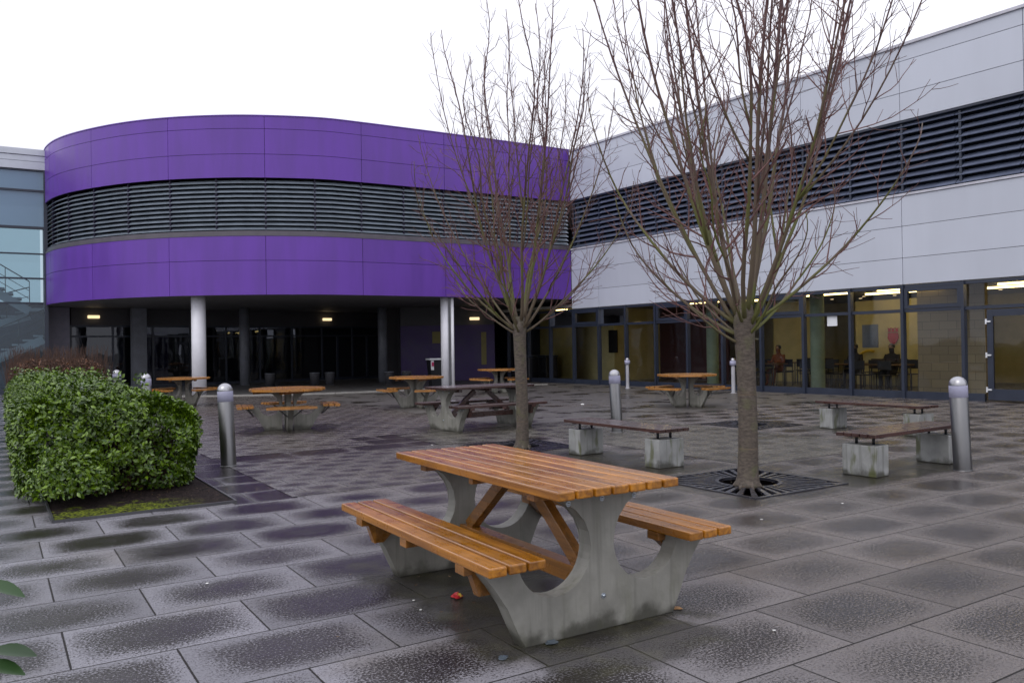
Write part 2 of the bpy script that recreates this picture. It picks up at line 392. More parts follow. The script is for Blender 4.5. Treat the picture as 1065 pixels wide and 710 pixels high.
# ------------------------------------------------------------------ camera, world, sun
cd=bpy.data.cameras.new('camera'); cam=bpy.data.objects.new('camera',cd); col.objects.link(cam); scn.camera=cam
pch,rol=.0070,-.0150
cp,sp=math.cos(pch),math.sin(pch); fw=Vector((0,cp,sp)); up=Vector((0,-sp,cp)); rt=Vector((1,0,0))
cr,sr=math.cos(rol),math.sin(rol); r_=rt*cr+up*sr; u2=up*cr-rt*sr
mw=Matrix((r_,u2,-fw)).transposed().to_4x4(); mw.translation=(0,0,1.43); cam.matrix_world=mw
cd.sensor_width=36; cd.lens=36*846/1065; cd.clip_end=3000; cd.clip_start=.05
w=bpy.data.worlds.new('World'); scn.world=w; w.use_nodes=True; nt=w.node_tree; nt.nodes.clear()
sky=nt.nodes.new('ShaderNodeTexSky'); sky.sky_type='NISHITA'; sky.sun_disc=False; sky.sun_elevation=R(48); sky.sun_rotation=R(215); sky.air_density=1; sky.dust_density=6; sky.ozone_density=1
hs=nt.nodes.new('ShaderNodeHueSaturation'); hs.inputs['Saturation'].default_value=.25
tc=nt.nodes.new('ShaderNodeTexCoord'); sx=nt.nodes.new('ShaderNodeSeparateXYZ'); nt.links.new(tc.outputs['Generated'],sx.inputs[0])
ramp=nt.nodes.new('ShaderNodeValToRGB'); ramp.color_ramp.elements[0].position=0; ramp.color_ramp.elements[0].color=(10.4,10.5,11.4,1)
ramp.color_ramp.elements[1].position=1; ramp.color_ramp.elements[1].color=(15.6,15.7,17.3,1)
nt.links.new(sx.outputs[2],ramp.inputs[0])
mx=nt.nodes.new('ShaderNodeMix'); mx.data_type='RGBA'; mx.inputs[0].default_value=.85
no=nt.nodes.new('ShaderNodeTexNoise'); no.inputs['Scale'].default_value=2.0; no.inputs['Detail'].default_value=4
nt.links.new(tc.outputs['Generated'],no.inputs['Vector'])
mr=nt.nodes.new('ShaderNodeMapRange'); mr.inputs[1].default_value=.3; mr.inputs[2].default_value=.7; mr.inputs[3].default_value=.94; mr.inputs[4].default_value=1.06
nt.links.new(no.outputs['Fac'],mr.inputs[0])
sc_=nt.nodes.new('ShaderNodeVectorMath'); sc_.operation='SCALE'; nt.links.new(ramp.outputs[0],sc_.inputs[0]); nt.links.new(mr.outputs[0],sc_.inputs[3])
nt.links.new(sky.outputs[0],hs.inputs['Color']); nt.links.new(hs.outputs[0],mx.inputs[6]); nt.links.new(sc_.outputs[0],mx.inputs[7])
bg=nt.nodes.new('ShaderNodeBackground'); bg.inputs['Strength'].default_value=.10; wo=nt.nodes.new('ShaderNodeOutputWorld')
nt.links.new(mx.outputs[2],bg.inputs[0]); nt.links.new(bg.outputs[0],wo.inputs[0])
sl=bpy.data.lights.new('sun','SUN'); sl.energy=.5; sl.angle=R(25); sl.color=(1,.96,.9); so=bpy.data.objects.new('sun',sl); col.objects.link(so)
az=R(215); el=R(48); sd=Vector((math.sin(az)*math.cos(el),math.cos(az)*math.cos(el),math.sin(el)))
so.rotation_euler=sd.to_track_quat('Z','Y').to_euler()
vs=scn.view_settings; vs.view_transform='Standard'; vs.look='None'; vs.exposure=0; vs.gamma=1; vs.use_curve_mapping=False
scn.cycles.use_denoising=True; scn.cycles.max_bounces=8; scn.cycles.transparent_max_bounces=16; scn.cycles.sample_clamp_indirect=6
# ------------------------------------------------------------------ ground
def sheet(name,poly,z,mat,rot=UA):
    b=MB(); b.face([(p[0],p[1],0) for p in poly]); o=b.build(name,mat,norm=False); o.location=(0,0,z); o.rotation_euler=(0,0,rot); tag(o,kind='structure'); return o
def rect(u0,u1,v0,v1): return [(u0,v0),(u1,v0),(u1,v1),(u0,v1)]
sheet('ground',rect(-600,600,-600,600),-.12,M['ground'])
# plaza with holes for the tree pits: tiles round three pits
PITS=[(6.58,5.79,.69),(6.42,9.83,.62),(11.3,9.86,.62)]
TR2=Vector((2.40,8.38,0)); 
def holed(name,U0,U1,V0,V1,holes,z,mat):
    us=sorted({U0,U1,*[h[0]-h[2] for h in holes],*[h[0]+h[2] for h in holes]}); vs_=sorted({V0,V1,*[h[1]-h[2] for h in holes],*[h[1]+h[2] for h in holes]})
    b=MB()
    for i in range(len(us)-1):
        for j in range(len(vs_)-1):
            cu=(us[i]+us[i+1])/2;cv=(vs_[j]+vs_[j+1])/2
            if any(abs(cu-h[0])<h[2] and abs(cv-h[1])<h[2] for h in holes): continue
            b.face([(us[i],vs_[j],0),(us[i+1],vs_[j],0),(us[i+1],vs_[j+1],0),(us[i],vs_[j+1],0)])
    bmesh.ops.remove_doubles(b.bm,verts=b.bm.verts,dist=1e-5)
    o=b.build(name,mat,norm=False); o.location=(0,0,z); o.rotation_euler=(0,0,UA); tag(o,kind='structure'); return o
BED=(.44,1.92,7.93,24.5)
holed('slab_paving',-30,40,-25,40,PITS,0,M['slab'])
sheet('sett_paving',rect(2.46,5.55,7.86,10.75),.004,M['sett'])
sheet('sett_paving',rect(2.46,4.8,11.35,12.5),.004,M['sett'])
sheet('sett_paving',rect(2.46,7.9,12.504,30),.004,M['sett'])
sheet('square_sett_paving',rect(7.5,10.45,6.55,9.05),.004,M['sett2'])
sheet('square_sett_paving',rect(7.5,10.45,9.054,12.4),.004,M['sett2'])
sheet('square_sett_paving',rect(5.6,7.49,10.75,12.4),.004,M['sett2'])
sheet('apron_pavement',rect(7.904,40,12.5,33),.004,M['apron'])
sheet('flower_bed_soil',rect(*BED),.012,M['soil'])
# ------------------------------------------------------------------ purple building
F=[(-17.9,34.5),(-18.15,33.0),(-17.95,31.6),(-17.3,30.2),(-16.4,29.0),(-15.35,28.05),(-14.0,27.2),(-12.5,26.5),(-10.95,26.06),(-9.3,25.88),(-7.82,25.96),(-6.1,26.33),(-4.9,26.92),(-3.9,27.48),(-2.28,28.4),(-.4,29.5),(2.30,31.13)]
def catmull(P,n):
    out=[]
    for i in range(len(P)-1):
        p0=np.array(P[max(i-1,0)]);p1=np.array(P[i]);p2=np.array(P[i+1]);p3=np.array(P[min(i+2,len(P)-1)])
        for k in range(n):
            t=k/n; out.append(.5*((2*p1)+(-p0+p2)*t+(2*p0-5*p1+4*p2-p3)*t*t+(-p0+3*p1-3*p2+p3)*t**3))
    out.append(np.array(P[-1])); return np.array(out)
CF=catmull(F,8); SL=np.concatenate([[0],np.cumsum(np.linalg.norm(np.diff(CF,axis=0),axis=1))])
def cf(s,off=0):
    x=np.interp(s,SL,CF[:,0]); y=np.interp(s,SL,CF[:,1]); a=max(s-.15,0);b=min(s+.15,SL[-1])
    tx=np.interp(b,SL,CF[:,0])-np.interp(a,SL,CF[:,0]); ty=np.interp(b,SL,CF[:,1])-np.interp(a,SL,CF[:,1]); l=math.hypot(tx,ty)
    return Vector((x+ty/l*off,y-tx/l*off,0))
def near_s(p): return float(SL[np.argmin(np.linalg.norm(CF-np.array(p),axis=1))])
JS=[near_s(p) for p in [(-13.95,27.17),(-10.95,26.06),(-7.82,25.96),(-4.88,26.93),(-2.28,28.4)]]
JS=[0.02,JS[0]-6.2,JS[0]-3.1]+JS+[JS[-1]+3.0,SL[-1]]
JS=[j for j in JS if j>=0]
def curved(b,s0,s1,z0,z1,off,th,step=.3):
    n=max(1,int((s1-s0)/step)); 
    S=[s0+(s1-s0)*i/n for i in range(n+1)]
    o=[cf(s,off) for s in S]; i_=[cf(s,off-th) for s in S]
    for k in range(n):
        a,c,d,e=o[k],o[k+1],i_[k+1],i_[k]
        def q(p,z): return (p.x,p.y,z)
        b.face([q(a,z0),q(c,z0),q(c,z1),q(a,z1)],True); b.face([q(a,z1),q(c,z1),q(d,z1),q(e,z1)]); b.face([q(e,z0),q(d,z0),q(c,z0),q(a,z0)])
    for s in (0,-1):
        a,e=o[s],i_[s]; b.face([(a.x,a.y,z0),(e.x,e.y,z0),(e.x,e.y,z1),(a.x,a.y,z1)])
PB=empty('purple_building',(-8,28,0),0,'purple curved building with louvred window band raised on white columns over a dark undercroft','building')
def ch(b,name,mat,parent): # world-space mesh under a parent at PB location
    o=b.build(name,mat,parent)
    inv=Vector((0,0,0)); p=parent
    while p is not None:
        inv+=p.location if p.type=='EMPTY' else Vector(); p=p.parent
    for v in o.data.vertices: v.co-=inv
    return o
for rows,(j0,j1) in [([(3.225,4.312),(4.326,5.10)],(3.235,5.095)),([(6.965,7.706),(7.72,8.518),(8.532,8.93)],(6.97,8.9))]:
    b=MB()
    for z0,z1 in rows:
        for a,c in zip(JS,JS[1:]): curved(b,a+.007,c-.007,z0,z1,0,.03)
    bmesh.ops.remove_doubles(b.bm,verts=b.bm.verts,dist=.0005); b.bm.normal_update()
    bmesh.ops.split_edges(b.bm,edges=[e for e in b.bm.edges if len(e.link_faces)==2 and e.calc_face_angle()>.5])
    ch(b,'cladding',M['purple'],PB)
    b=MB(); curved(b,.02,SL[-1]-.01,j0,j1,-.032,.05); ch(b,'panel_joints',M['joint'],PB)
b=MB(); curved(b,.02,SL[-1]-.01,5.104,5.16,.012,.3); curved(b,.02,SL[-1]-.01,5.16,5.27,-.03,.2); ch(b,'sill',M['flash'],PB)
b=MB(); curved(b,.02,SL[-1]-.01,8.931,8.965,.02,.3); ch(b,'coping',M['purple'],PB)
b=MB(); curved(b,.02,SL[-1]-.01,5.27,6.96,-.42,.05); ch(b,'window_band',M['louverback'],PB)
b=MB()
S=.3
while S<SL[-1]-.3:
    nxt=min(S+.75,SL[-1]-.05)
    for k in range(11):
        z=5.36+k*.149
        p,q=cf(S,-.12),cf(nxt,-.12); p.z=q.z=z
        d=(q-p).normalized(); nrm=Vector((d.y,-d.x,0)); y=(nrm*math.cos(R(38))-Vector((0,0,math.sin(R(38))))).normalized(); zz=d.cross(y)
        b.box((p+q)/2,((q-p).length,.17,.016),Matrix((d,y,zz)).transposed())
    S=nxt
    if nxt>=SL[-1]-.06: break
ch(b,'louvres',M['louver_p'],PB)
for j in range(len(JS)-1):
    for f_ in (0,.5):
        s=JS[j]+(JS[j+1]-JS[j])*f_
        if s<.3: continue
        p=cf(s,-.14); q=cf(s,-.2); d=(p-q).normalized(); 
        b=MB(); b.box((p.x,p.y,6.1),(.14,.045,1.68),Matrix((d,Vector((-d.y,d.x,0)),Vector((0,0,1)))).transposed())
        ch(b,'louvre_bracket',M['joint'],PB)
# window columns seen through the louvres
b=MB()
FAR=[(9,44),(-2,56),(-16,50)]
def slabpoly(z,th,off,mat,name):
    b=MB(); S=[cf(s,off) for s in np.arange(.05,SL[-1],.4)]; poly=[(p.x,p.y) for p in S]+[(FAR[0][0],FAR[0][1]),FAR[1],FAR[2]]
    # triangulated as n-gon
    A=[b.bm.verts.new((x,y,z)) for x,y in poly]; B=[b.bm.verts.new((x,y,z+th)) for x,y in poly]
    b.bm.faces.new(A[::-1]); b.bm.faces.new(B)
    for i in range(len(poly)): j=(i+1)%len(poly); b.bm.faces.new((A[i],A[j],B[j],B[i]))
    bmesh.ops.triangulate(b.bm,faces=[f for f in b.bm.faces if len(f.verts)>4])
    return ch(b,name,mat,PB)
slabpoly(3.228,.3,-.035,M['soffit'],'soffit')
slabpoly(8.6,.2,-.1,M['roof'],'roof')
def colm(x,y,r,h,mat,parent):
    b=MB(); b.lathe([(0,0.01),(r,.01),(r,h),(0,h)],32,(x,y,0)); return ch(b,'column',mat,parent)
colm(-10.25,26.62,.225,3.226,M['white_col'],PB)
colm(-2.36,28.95,.17,3.226,M['white_col'],PB)
colm(-11.15,33.9,.2,3.226,M['grey_col'],PB)
colm(-5.6,35.2,.2,3.226,M['grey_col'],PB)
b=MB(); b.tube([(-2.10,28.78,.02),(-2.10,28.78,3.22)],.055,12); ch(b,'downpipe',M['white_col'],PB)
b=MB(); b.box((-2.20,28.84,1.62),(.08,.1,3.2)); ch(b,'column_channel',M['darksteel'],PB)
# undercroft back: glazing segments, bulkhead, piers, walls
def vwall(b,p,q,z0,z1,th):
    p=Vector((*p,0));q=Vector((*q,0)); b.bar((p.x,p.y,(z0+z1)/2),(q.x,q.y,(z0+z1)/2),th,z1-z0)
b=MB(); vwall(b,(-17.85,31.0),(-17.18,31.55),0,3.22,.3); ch(b,'pier',M['pier'],PB)
b=MB(); vwall(b,(-15.25,32.6),(-14.83,32.95),0,3.22,.3); ch(b,'pier',M['grey_col'],PB)
G0,G1,G2=(-17.2,31.7),(-9.0,38.5),(-6.5,40.4)
b=MB(); vwall(b,G0,G1,2.55,3.22,.2); vwall(b,G1,G2,2.55,3.22,.2); ch(b,'bulkhead',M['darkwall'],PB)
def glaz(p,q,n,top,mat,parent,trans=None,door=False):
    p=Vector((*p,0));q=Vector((*q,0))
    for i in range(n):
        a=p.lerp(q,i/n);c=p.lerp(q,(i+1)/n); d=(c-a).normalized()
        b=MB(); b.bar((a.x,a.y,.06),(c.x,c.y,.06),.08,.12); b.bar((a.x,a.y,top-.04),(c.x,c.y,top-.04),.08,.08)
        b.box((a.x,a.y,top/2),(.07,.1,top),Matrix.Rotation(math.atan2(d.y,d.x),3,'Z'))
        if trans: b.bar((a.x,a.y,trans),(c.x,c.y,trans),.08,.07)
        if door:
            m=a.lerp(c,.5); b.box((m.x,m.y,trans/2),(.1,.09,trans),Matrix.Rotation(math.atan2(d.y,d.x),3,'Z'))
        f=ch(b,'window_frame',M['frame'],parent)
        b=MB(); nrm=Vector((d.y,-d.x,0))*.0; b.face([(a.x,a.y,.12),(c.x,c.y,.12),(c.x,c.y,top-.08),(a.x,a.y,top-.08)])
        g=ch(b,'pane',mat,parent); g.parent=f
glaz(G0,G1,7,2.55,M['dglass'],PB,2.1); glaz(G1,G2,2,2.55,M['dglass'],PB,2.1,True)
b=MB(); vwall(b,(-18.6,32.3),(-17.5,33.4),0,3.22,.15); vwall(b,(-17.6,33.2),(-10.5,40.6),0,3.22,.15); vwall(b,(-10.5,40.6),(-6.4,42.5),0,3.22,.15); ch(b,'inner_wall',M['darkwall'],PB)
b=MB(); vwall(b,(-15.6,34.6),(-14.9,35.2),.05,2.3,.1); ch(b,'door_panel',M['purplewall'],PB)
b=MB(); vwall(b,(-6.5,40.4),(-5.9,37.0),0,3.22,.2); vwall(b,(-5.9,37.0),(-4.9,35.75),0,3.22,.2); ch(b,'inner_wall',M['darkwall'],PB)
b=MB(); vwall(b,(-4.85,35.6),(-.75,35.2),0.02,2.42,.2); ch(b,'purple_wall',M['purplewall'],PB)
b=MB(); vwall(b,(-4.85,35.62),(-.75,35.22),2.42,3.22,.16); ch(b,'bulkhead',M['darkwall'],PB)
b=MB(); b.box((-3.28,35.28,1.9),(.35,.02,.5)); ch(b,'poster',M['olive'],PB)
b=MB(); b.box((-1.22,35.12,1.4),(.22,.02,1.4)); ch(b,'notice_strip',M['olive'],PB)
# rear closing walls
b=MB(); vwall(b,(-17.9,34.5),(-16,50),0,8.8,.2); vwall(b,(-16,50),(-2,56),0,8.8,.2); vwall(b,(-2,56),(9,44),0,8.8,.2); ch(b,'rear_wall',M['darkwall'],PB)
for (x,y,z) in [(-16.47,32.05,2.87),(-8.72,38.45,2.87),(-1.6,35.02,2.68)]:
    b=MB(); b.box((x,y,z),(.42,.14,.12),Matrix.Rotation(R(35) if z>2.8 else 0,3,'Z'),bevel=.02); ch(b,'wall_lamp',M['lamp'],PB)
# undercroft floor and pale kerb
def fpoly(name,pts,z,mat):
    b=MB(); b.face([(x,y,z) for x,y in pts]); bmesh.ops.triangulate(b.bm,faces=b.bm.faces); o=b.build(name,mat,norm=False); tag(o,kind='structure'); return o
KL=[cf(s,-.05) for s in np.linspace(near_s((-16.4,29.0)),SL[-1]-1.2,30)]
fpoly('undercroft_floor',[(p.x,p.y) for p in KL]+[(-.2,34.9),(-6,42),(-12,41),(-17.3,32.6)],.012,M['underfloor'])
b=MB()
for p,q in zip(KL,KL[1:]): b.bar((p.x,p.y,.02),(q.x,q.y,.02),.28,.04)
tag(b.build('kerb_strip',M['kerb']),kind='structure')
# ------------------------------------------------------------------ silver wing
wd,wy=19.995,-.95
wn=Vector((-math.sin(wy),math.cos(wy),0)); wr=Vector((math.cos(wy),math.sin(wy),0))
SW=empty('silver_wing',tuple(wr*-12+wn*wd),wy,'long silver panel clad wing with louvred band above blue grey framed full height glazing','building')
# local frame: x = s+12 , y = outward offset into building, z
def WX(s): return s+12.0
S0,S1=-23.98,7.0
js=[S0]+[-22.47+2.87*k for k in range(0,11) if -22.47+2.87*k<S1]+[S1]
js[1]=-22.43
js=[S0,-22.43]+[-10.95+2.87*k for k in range(-3,7)]; js=sorted(set([x for x in js if x<=S1]))
if js[2]-js[1]<.3: js.pop(2)
for rows,(z0,z1) in [([(2.865,3.525),(3.537,4.325),(4.337,5.085)],(2.87,5.09)),([(7.005,7.685),(7.699,8.483),(8.497,8.86)],(7.01,8.85))]:
    b=MB()
    for za,zb in rows:
        for a,c in zip(js,js[1:]): b.box((WX((a+c)/2),.015,(za+zb)/2),(c-a-.014,.03,zb-za))
    b.build('cladding',M['silver'],SW)
    b=MB(); b.box((WX((S0+S1)/2),.06,(z0+z1)/2),(S1-S0-.01,.05,z1-z0)); b.build('panel_joints',M['joint'],SW)
b=MB(); b.box((WX((S0+S1)/2),.1,8.897),(S1-S0,.3,.07)); b.build('coping',M['coping'],SW)
b=MB(); b.box((WX((S0+S1)/2),.09,5.125),(S1-S0,.24,.06)); b.build('sill',M['coping'],SW)
b=MB(); b.box((WX((S0+S1)/2),.3,6.075),(S1-S0,.05,1.85)); b.build('window_band',M['louverback'],SW)
b=MB()
for k in range(10):
    z=5.26+k*.182
    Mx=Matrix.Rotation(R(-38),3,'X')
    x=S0
    while x<S1-.1:
        x2=min(x+1.435,S1); b.box((WX((x+x2)/2),.12,z),(x2-x-.02,.2,.02),Matrix.Rotation(R(38),3,'X')); x=x2
b.build('louvres',M['louver'],SW)
x=-10.95-1.435*9
while x<S1: b=MB(); b.box((WX(x),.13,6.04),(.055,.15,1.77)); b.build('louvre_bracket',M['frame'],SW); x+=1.435
b=MB(); b.box((WX((S0+S1)/2),.1,6.965),(S1-S0,.22,.045)); b.build('head_rail',M['frame'],SW)
b=MB(); b.box((WX((S0+S1)/2),6.5,8.7),(S1-S0,12.8,.2)); b.build('roof',M['roof'],SW)
b=MB(); b.box((WX((-29+S1)/2),4.6,2.98),(S1+29,9,.1)); b.box((WX((S0+S1)/2),.16,2.83),(S1-S0,.2,.066)); b.build('ceiling',M['ceil'],SW)
b=MB(); b.box((WX((-29+S1)/2),4.6,.01),(S1+29,9,.02)); b.build('floor',M['infloor'],SW)
# end walls
b=MB(); b.box((WX(S1),6.5,4.4),(.2,12.8,8.7)); b.box((WX(S0)+.1,6.5,6.0),(.2,12.6,5.8)); b.box((WX((S0+S1)/2),12.9,4.4),(S1-S0,.2,8.7)); b.build('end_wall',M['silver'],SW)
# interior
b=MB(); b.box((WX(-10.5),8.6,1.5),(28,.1,2.95)); b.build('inner_wall',M['cream'],SW)
b=MB(); b.box((WX(-22.4),5.0,1.5),(3.6,.1,2.95)); b.build('inner_wall',M['maroon'],SW)
b=MB(); b.box((WX(-26.1),2.4,1.5),(3.8,.1,2.95)); b.box((WX(-24.25),3.7,1.5),(.1,2.5,2.95)); b.build('inner_wall',M['cream'],SW)
b=MB(); b.box((WX(-26.4),1.2,1.5),(2.3,.06,2.95)); b.build('curtain',M['olive'],SW)
b=MB(); b.box((WX(-18.2),5.8,1.5),(1.7,.3,2.95)); b.build('inner_wall',M['cream'],SW)
# block wall near the glass
t=NT('beige_blockwork'); o_=t.co('Object'); br=t.n('ShaderNodeTexBrick'); t.set(br.inputs['Vector'],t.map(o_,(1,1,1),rot=(R(90),0,0)))
br.inputs['Scale'].default_value=1; br.inputs['Brick Width'].default_value=.44; br.inputs['Row Height'].default_value=.215; br.inputs['Mortar Size'].default_value=.006
br.inputs['Color1'].default_value=(.34,.28,.19,1); br.inputs['Color2'].default_value=(.28,.23,.16,1); br.inputs['Mortar'].default_value=(.16,.13,.09,1)
M['block']=t.pbr(br.outputs[0],.7)
b=MB(); b.box((WX(-10.4),1.3,1.5),(1.7,.14,2.95)); b.build('block_wall',M['block'],SW)
b=MB(); b.box((WX(-6.3),3.0,1.5),(1.5,.14,2.95)); b.build('block_wall',M['block'],SW)
for s,o in [(-18.5,1.6),(-14.15,1.1),(-7.0,2.3),(-2,1.6)]:
    b=MB(); b.lathe([(.2,.02),(.2,2.93)],28,(WX(s),o,0)); b.build('column',M['greencol'],SW)
for (s,o,L) in [(-22.7,1.3,.7),(-21.2,1.6,1.4),(-19.4,2.2,1.5),(-17.6,3.0,1.5),(-16.4,1.6,1.2),(-14.8,2.4,1.8),(-13.0,3.6,2.2),(-12.0,2.2,1.8),(-11.2,1.2,1.2),(-10.4,4.4,2.4),(-9,3,2),(-7.7,1.6,1.6),(-7,4.5,2.2),(-25.8,.9,.8)]:
    b=MB(); b.box((WX(s),o,2.9),(L,.09,.05)); b.build('strip_lamp',M['strip'],SW)
for k in range(14):
    s=-16.5+k*.75; b=MB(); b.lathe([(0,2.915),(.05,2.915),(.055,2.93),(0,2.93)],10,(WX(s),5.5+.6*math.sin(k*2.1),0)); b.build('spot_lamp',M['lamp'],SW)
# crest and red lettering on yellow pillar
def crest():
    b=MB(); Mx=Matrix.Rotation(R(90),3,'X')
    b.prism([(-.16,.1),(-.18,-.06),(-.1,-.2),(0,-.27),(.1,-.2),(.18,-.06),(.16,.1)],.02,Mx)
    for x in (-.12,0,.12): b.prism([(x-.05,.13),(x+.05,.13),(x+.03,.2),(x+.055,.26),(x,.23),(x-.055,.26),(x-.03,.2)],.02,Mx)
    return b
o=crest().build('wall_crest',M['red'],SW,loc=(WX(-13.76),4.5,1.6))
b=MB(); b.box((WX(-13.8),4.62,1.4),(2.5,.16,2.7)); b.build('yellow_partition',M['cream'],SW)
b=MB()
for i in range(5):
    z=1.3+i*.11; b.box((WX(-14.73),4.5,z),(.13,.015,.02)); b.box((WX(-14.73)-.05+.02*i,4.5,z+.04),(.025,.015,.07))
b.build('red_lettering',M['red'],SW)
b=MB(); b.tube([(WX(-14.5)+.42*math.cos(a),4.4,.75+.4*math.sin(a)) for a in np.linspace(1.2,3.6,9)],.045,8); b.build('yellow_swoosh',M['yellow'],SW)
# interior panels / screens
for s,o,wz,hz,m in [(-24.2,2.3,.5,.9,'black'),(-15.0,5.9,.6,.8,'louver'),(-19.3,4.9,.7,.05,'white'),(-13.75,3.2,.5,.7,'louver')]:
    b=MB(); b.box((WX(s),o,1.6),(wz,.04,hz)); b.build('notice_board',M[m],SW)
# glazing bays
ms=[-10.95+1.435*k for k in range(-12,2)]
bays=[(a,c) for a,c in zip(ms,ms[1:])]; bays[-1]=(bays[-1][0],-9.47) if abs(bays[-1][1]+9.5)<.1 else bays[-1]
x=-6.93
more=[]
while x<S1-.3: more.append((x,min(x+1.435,S1))); x+=1.435
idx0=None
def bay(a,c,vent,lower=True,tall=True):
    b=MB()
    b.box((WX(a),-.01,1.42),(.075,.15,2.84)); b.box((WX((a+c)/2),.03,.09),(c-a-.077,.1,.18)); b.box((WX((a+c)/2),.03,2.8),(c-a-.077,.1,.07))
    b.box((WX((a+c)/2),.03,2.195),(c-a-.077,.12,.08))
    f=b.build('window',M['frame'],SW)
    b=MB(); b.face([(WX(a)+.035,.05,.18),(WX(c)-.035,.05,.18),(WX(c)-.035,.05,2.16),(WX(a)+.035,.05,2.16)]); b.build('pane',M['glass'],f)
    b=MB(); b.face([(WX(a)+.035,.05,2.23),(WX(c)-.035,.05,2.23),(WX(c)-.035,.05,2.77),(WX(a)+.035,.05,2.77)]); b.build('pane',M['glass'],f)
    if vent:
        b=MB(); zc,h=2.5,.52; wv=c-a-.085
        for zz in (zc-h/2+.045,zc+h/2-.045): b.box((WX((a+c)/2),-.005,zz),(wv,.09,.09))
        for sx_ in (-1,1): b.box((WX((a+c)/2)+sx_*(wv/2-.045),-.005,zc),(.09,.09,h-.182))
        b.build('opening_vent',M['frame'],f)
for i,(a,c) in enumerate(bays):
    bay(a,c,(round((a+23.9)/1.435)%3==0) and a>-24.2)
bay(-9.47,-8.99,False)
for a,c in more: bay(a,c,False)
b=MB(); b.box((WX(-8.0),.03,2.8),(2.06,.1,.07)); b.box((WX(-8.0),.03,2.2),(2.1,.12,.08)); b.box((WX(-7.95),.0,2.5),(.07,.12,.56)); b.build('door_head',M['frame'],SW)
b=MB(); b.face([(WX(-8.95),.05,2.23),(WX(-6.97),.05,2.23),(WX(-6.97),.05,2.77),(WX(-8.95),.05,2.77)]); b.build('pane',M['glass'],SW)
for (a,c,hx) in [(-8.95,-7.97,-8.93),(-7.95,-6.97,-6.99)]:
    b=MB(); w_=c-a
    b.box((WX(a)+.065,0,1.09),(.13,.07,2.1),bevel=.004); b.box((WX(c)-.065,0,1.09),(.13,.07,2.1),bevel=.004)
    b.box((WX((a+c)/2),0,2.06),(w_-.262,.07,.16)); b.box((WX((a+c)/2),0,.17),(w_-.262,.07,.26))
    d=b.build('door',M['frame'],SW)
    b=MB(); b.face([(WX(a)+.13,.01,.3),(WX(c)-.13,.01,.3),(WX(c)-.13,.01,1.98),(WX(a)+.13,.01,1.98)]); b.build('pane',M['glass'],d)
    for z in (.28,1.08,1.86):
        b=MB(); b.box((WX(hx)+.02,-.05,z),(.10,.03,.035)); b.box((WX(hx)-.03,-.05,z),(.03,.04,.12),bevel=.004); b.build('hinge',M['white'],d)
    b=MB(); xx=WX(c)-.08 if a<-8 else WX(a)+.08; b.tube([(xx,-.04,.9),(xx,-.1,.92),(xx,-.1,1.3),(xx,-.04,1.32)],.014,8); b.build('handle',M['steel'],d)
b=MB(); b.box((WX(-7.55)-.35,-.0,1.38),(.16,.02,.3)); b.build('door_notice',M['red'],SW)
b=MB(); b.box((WX(-12.97),.035,2.02),(.30,.01,.29)); b.build('window_sticker',M['white'],SW)
b=MB(); b.box((WX(-8.02),-.08,2.96),(.16,.12,.08),bevel=.015); b.box((WX(-8.02),-.15,2.95),(.07,.05,.06),bevel=.01); b.build('security_camera',M['white'],SW)
# ------------------------------------------------------------------ stair building
SB=empty('stair_building',(-17.07,29.977,0),R(30.5),'glass fronted stair tower with pale fascia beside the purple curve at far left','building')
def sbx(s): return s
b=MB(); b.box((-13,.05,8.81),(26,.3,.22)); b.box((-13,.08,8.58),(26,.3,.2)); b.box((-13,.06,8.32),(26,.3,.28)); b.build('fascia',M['fascia'],SB)
b=MB()
for z,h in [(8.16,.07),(7.41,.07),(6.05,.1),(5.1,.05),(4.2,.06),(3.3,.06),(.1,.2)]: b.box((-13,0,z),(26,.1,h))
for k in range(0,10): b.box((-.06-k*2.8,-.03,4.1),(.12 if k==0 else .07,.14,8.1))
b.build('window_frame',M['frame'],SB)
b=MB(); b.face([(-26,.02,6.1),(-.1,.02,6.1),(-.1,.02,8.14),(-26,.02,8.14)]); b.build('spandrel_pane',M['spandrel'],SB)
b=MB(); b.face([(-26,.02,.2),(-.1,.02,.2),(-.1,.02,6.0),(-26,.02,6.0)]); b.build('pane',M['sglass'],SB)
b=MB(); b.box((-13,3.2,8.6),(26,6.2,.2)); b.build('roof',M['roof'],SB)
M['inlilac']=plain('lilac_inner_wall',(.16,.17,.24),.7)
b=MB(); b.box((-13,6.2,1.8),(26,.2,3.6)); b.box((-13,6.2,8.1),(26,.2,.6)); b.box((-.05,3.2,4.2),(.1,5.8,8.4)); b.box((-26,3.2,4.2),(.2,6,8.4)); b.build('rear_wall',M['inlilac'],SB)
b=MB(); b.face([(-25.8,6.2,3.6),(-.2,6.2,3.6),(-.2,6.2,7.8),(-25.8,6.2,7.8)]); b.build('rear_pane',M['sglass'],SB)
b=MB(); b.box((-13,3.2,.02),(26,6,.04)); b.build('floor',M['infloor'],SB)
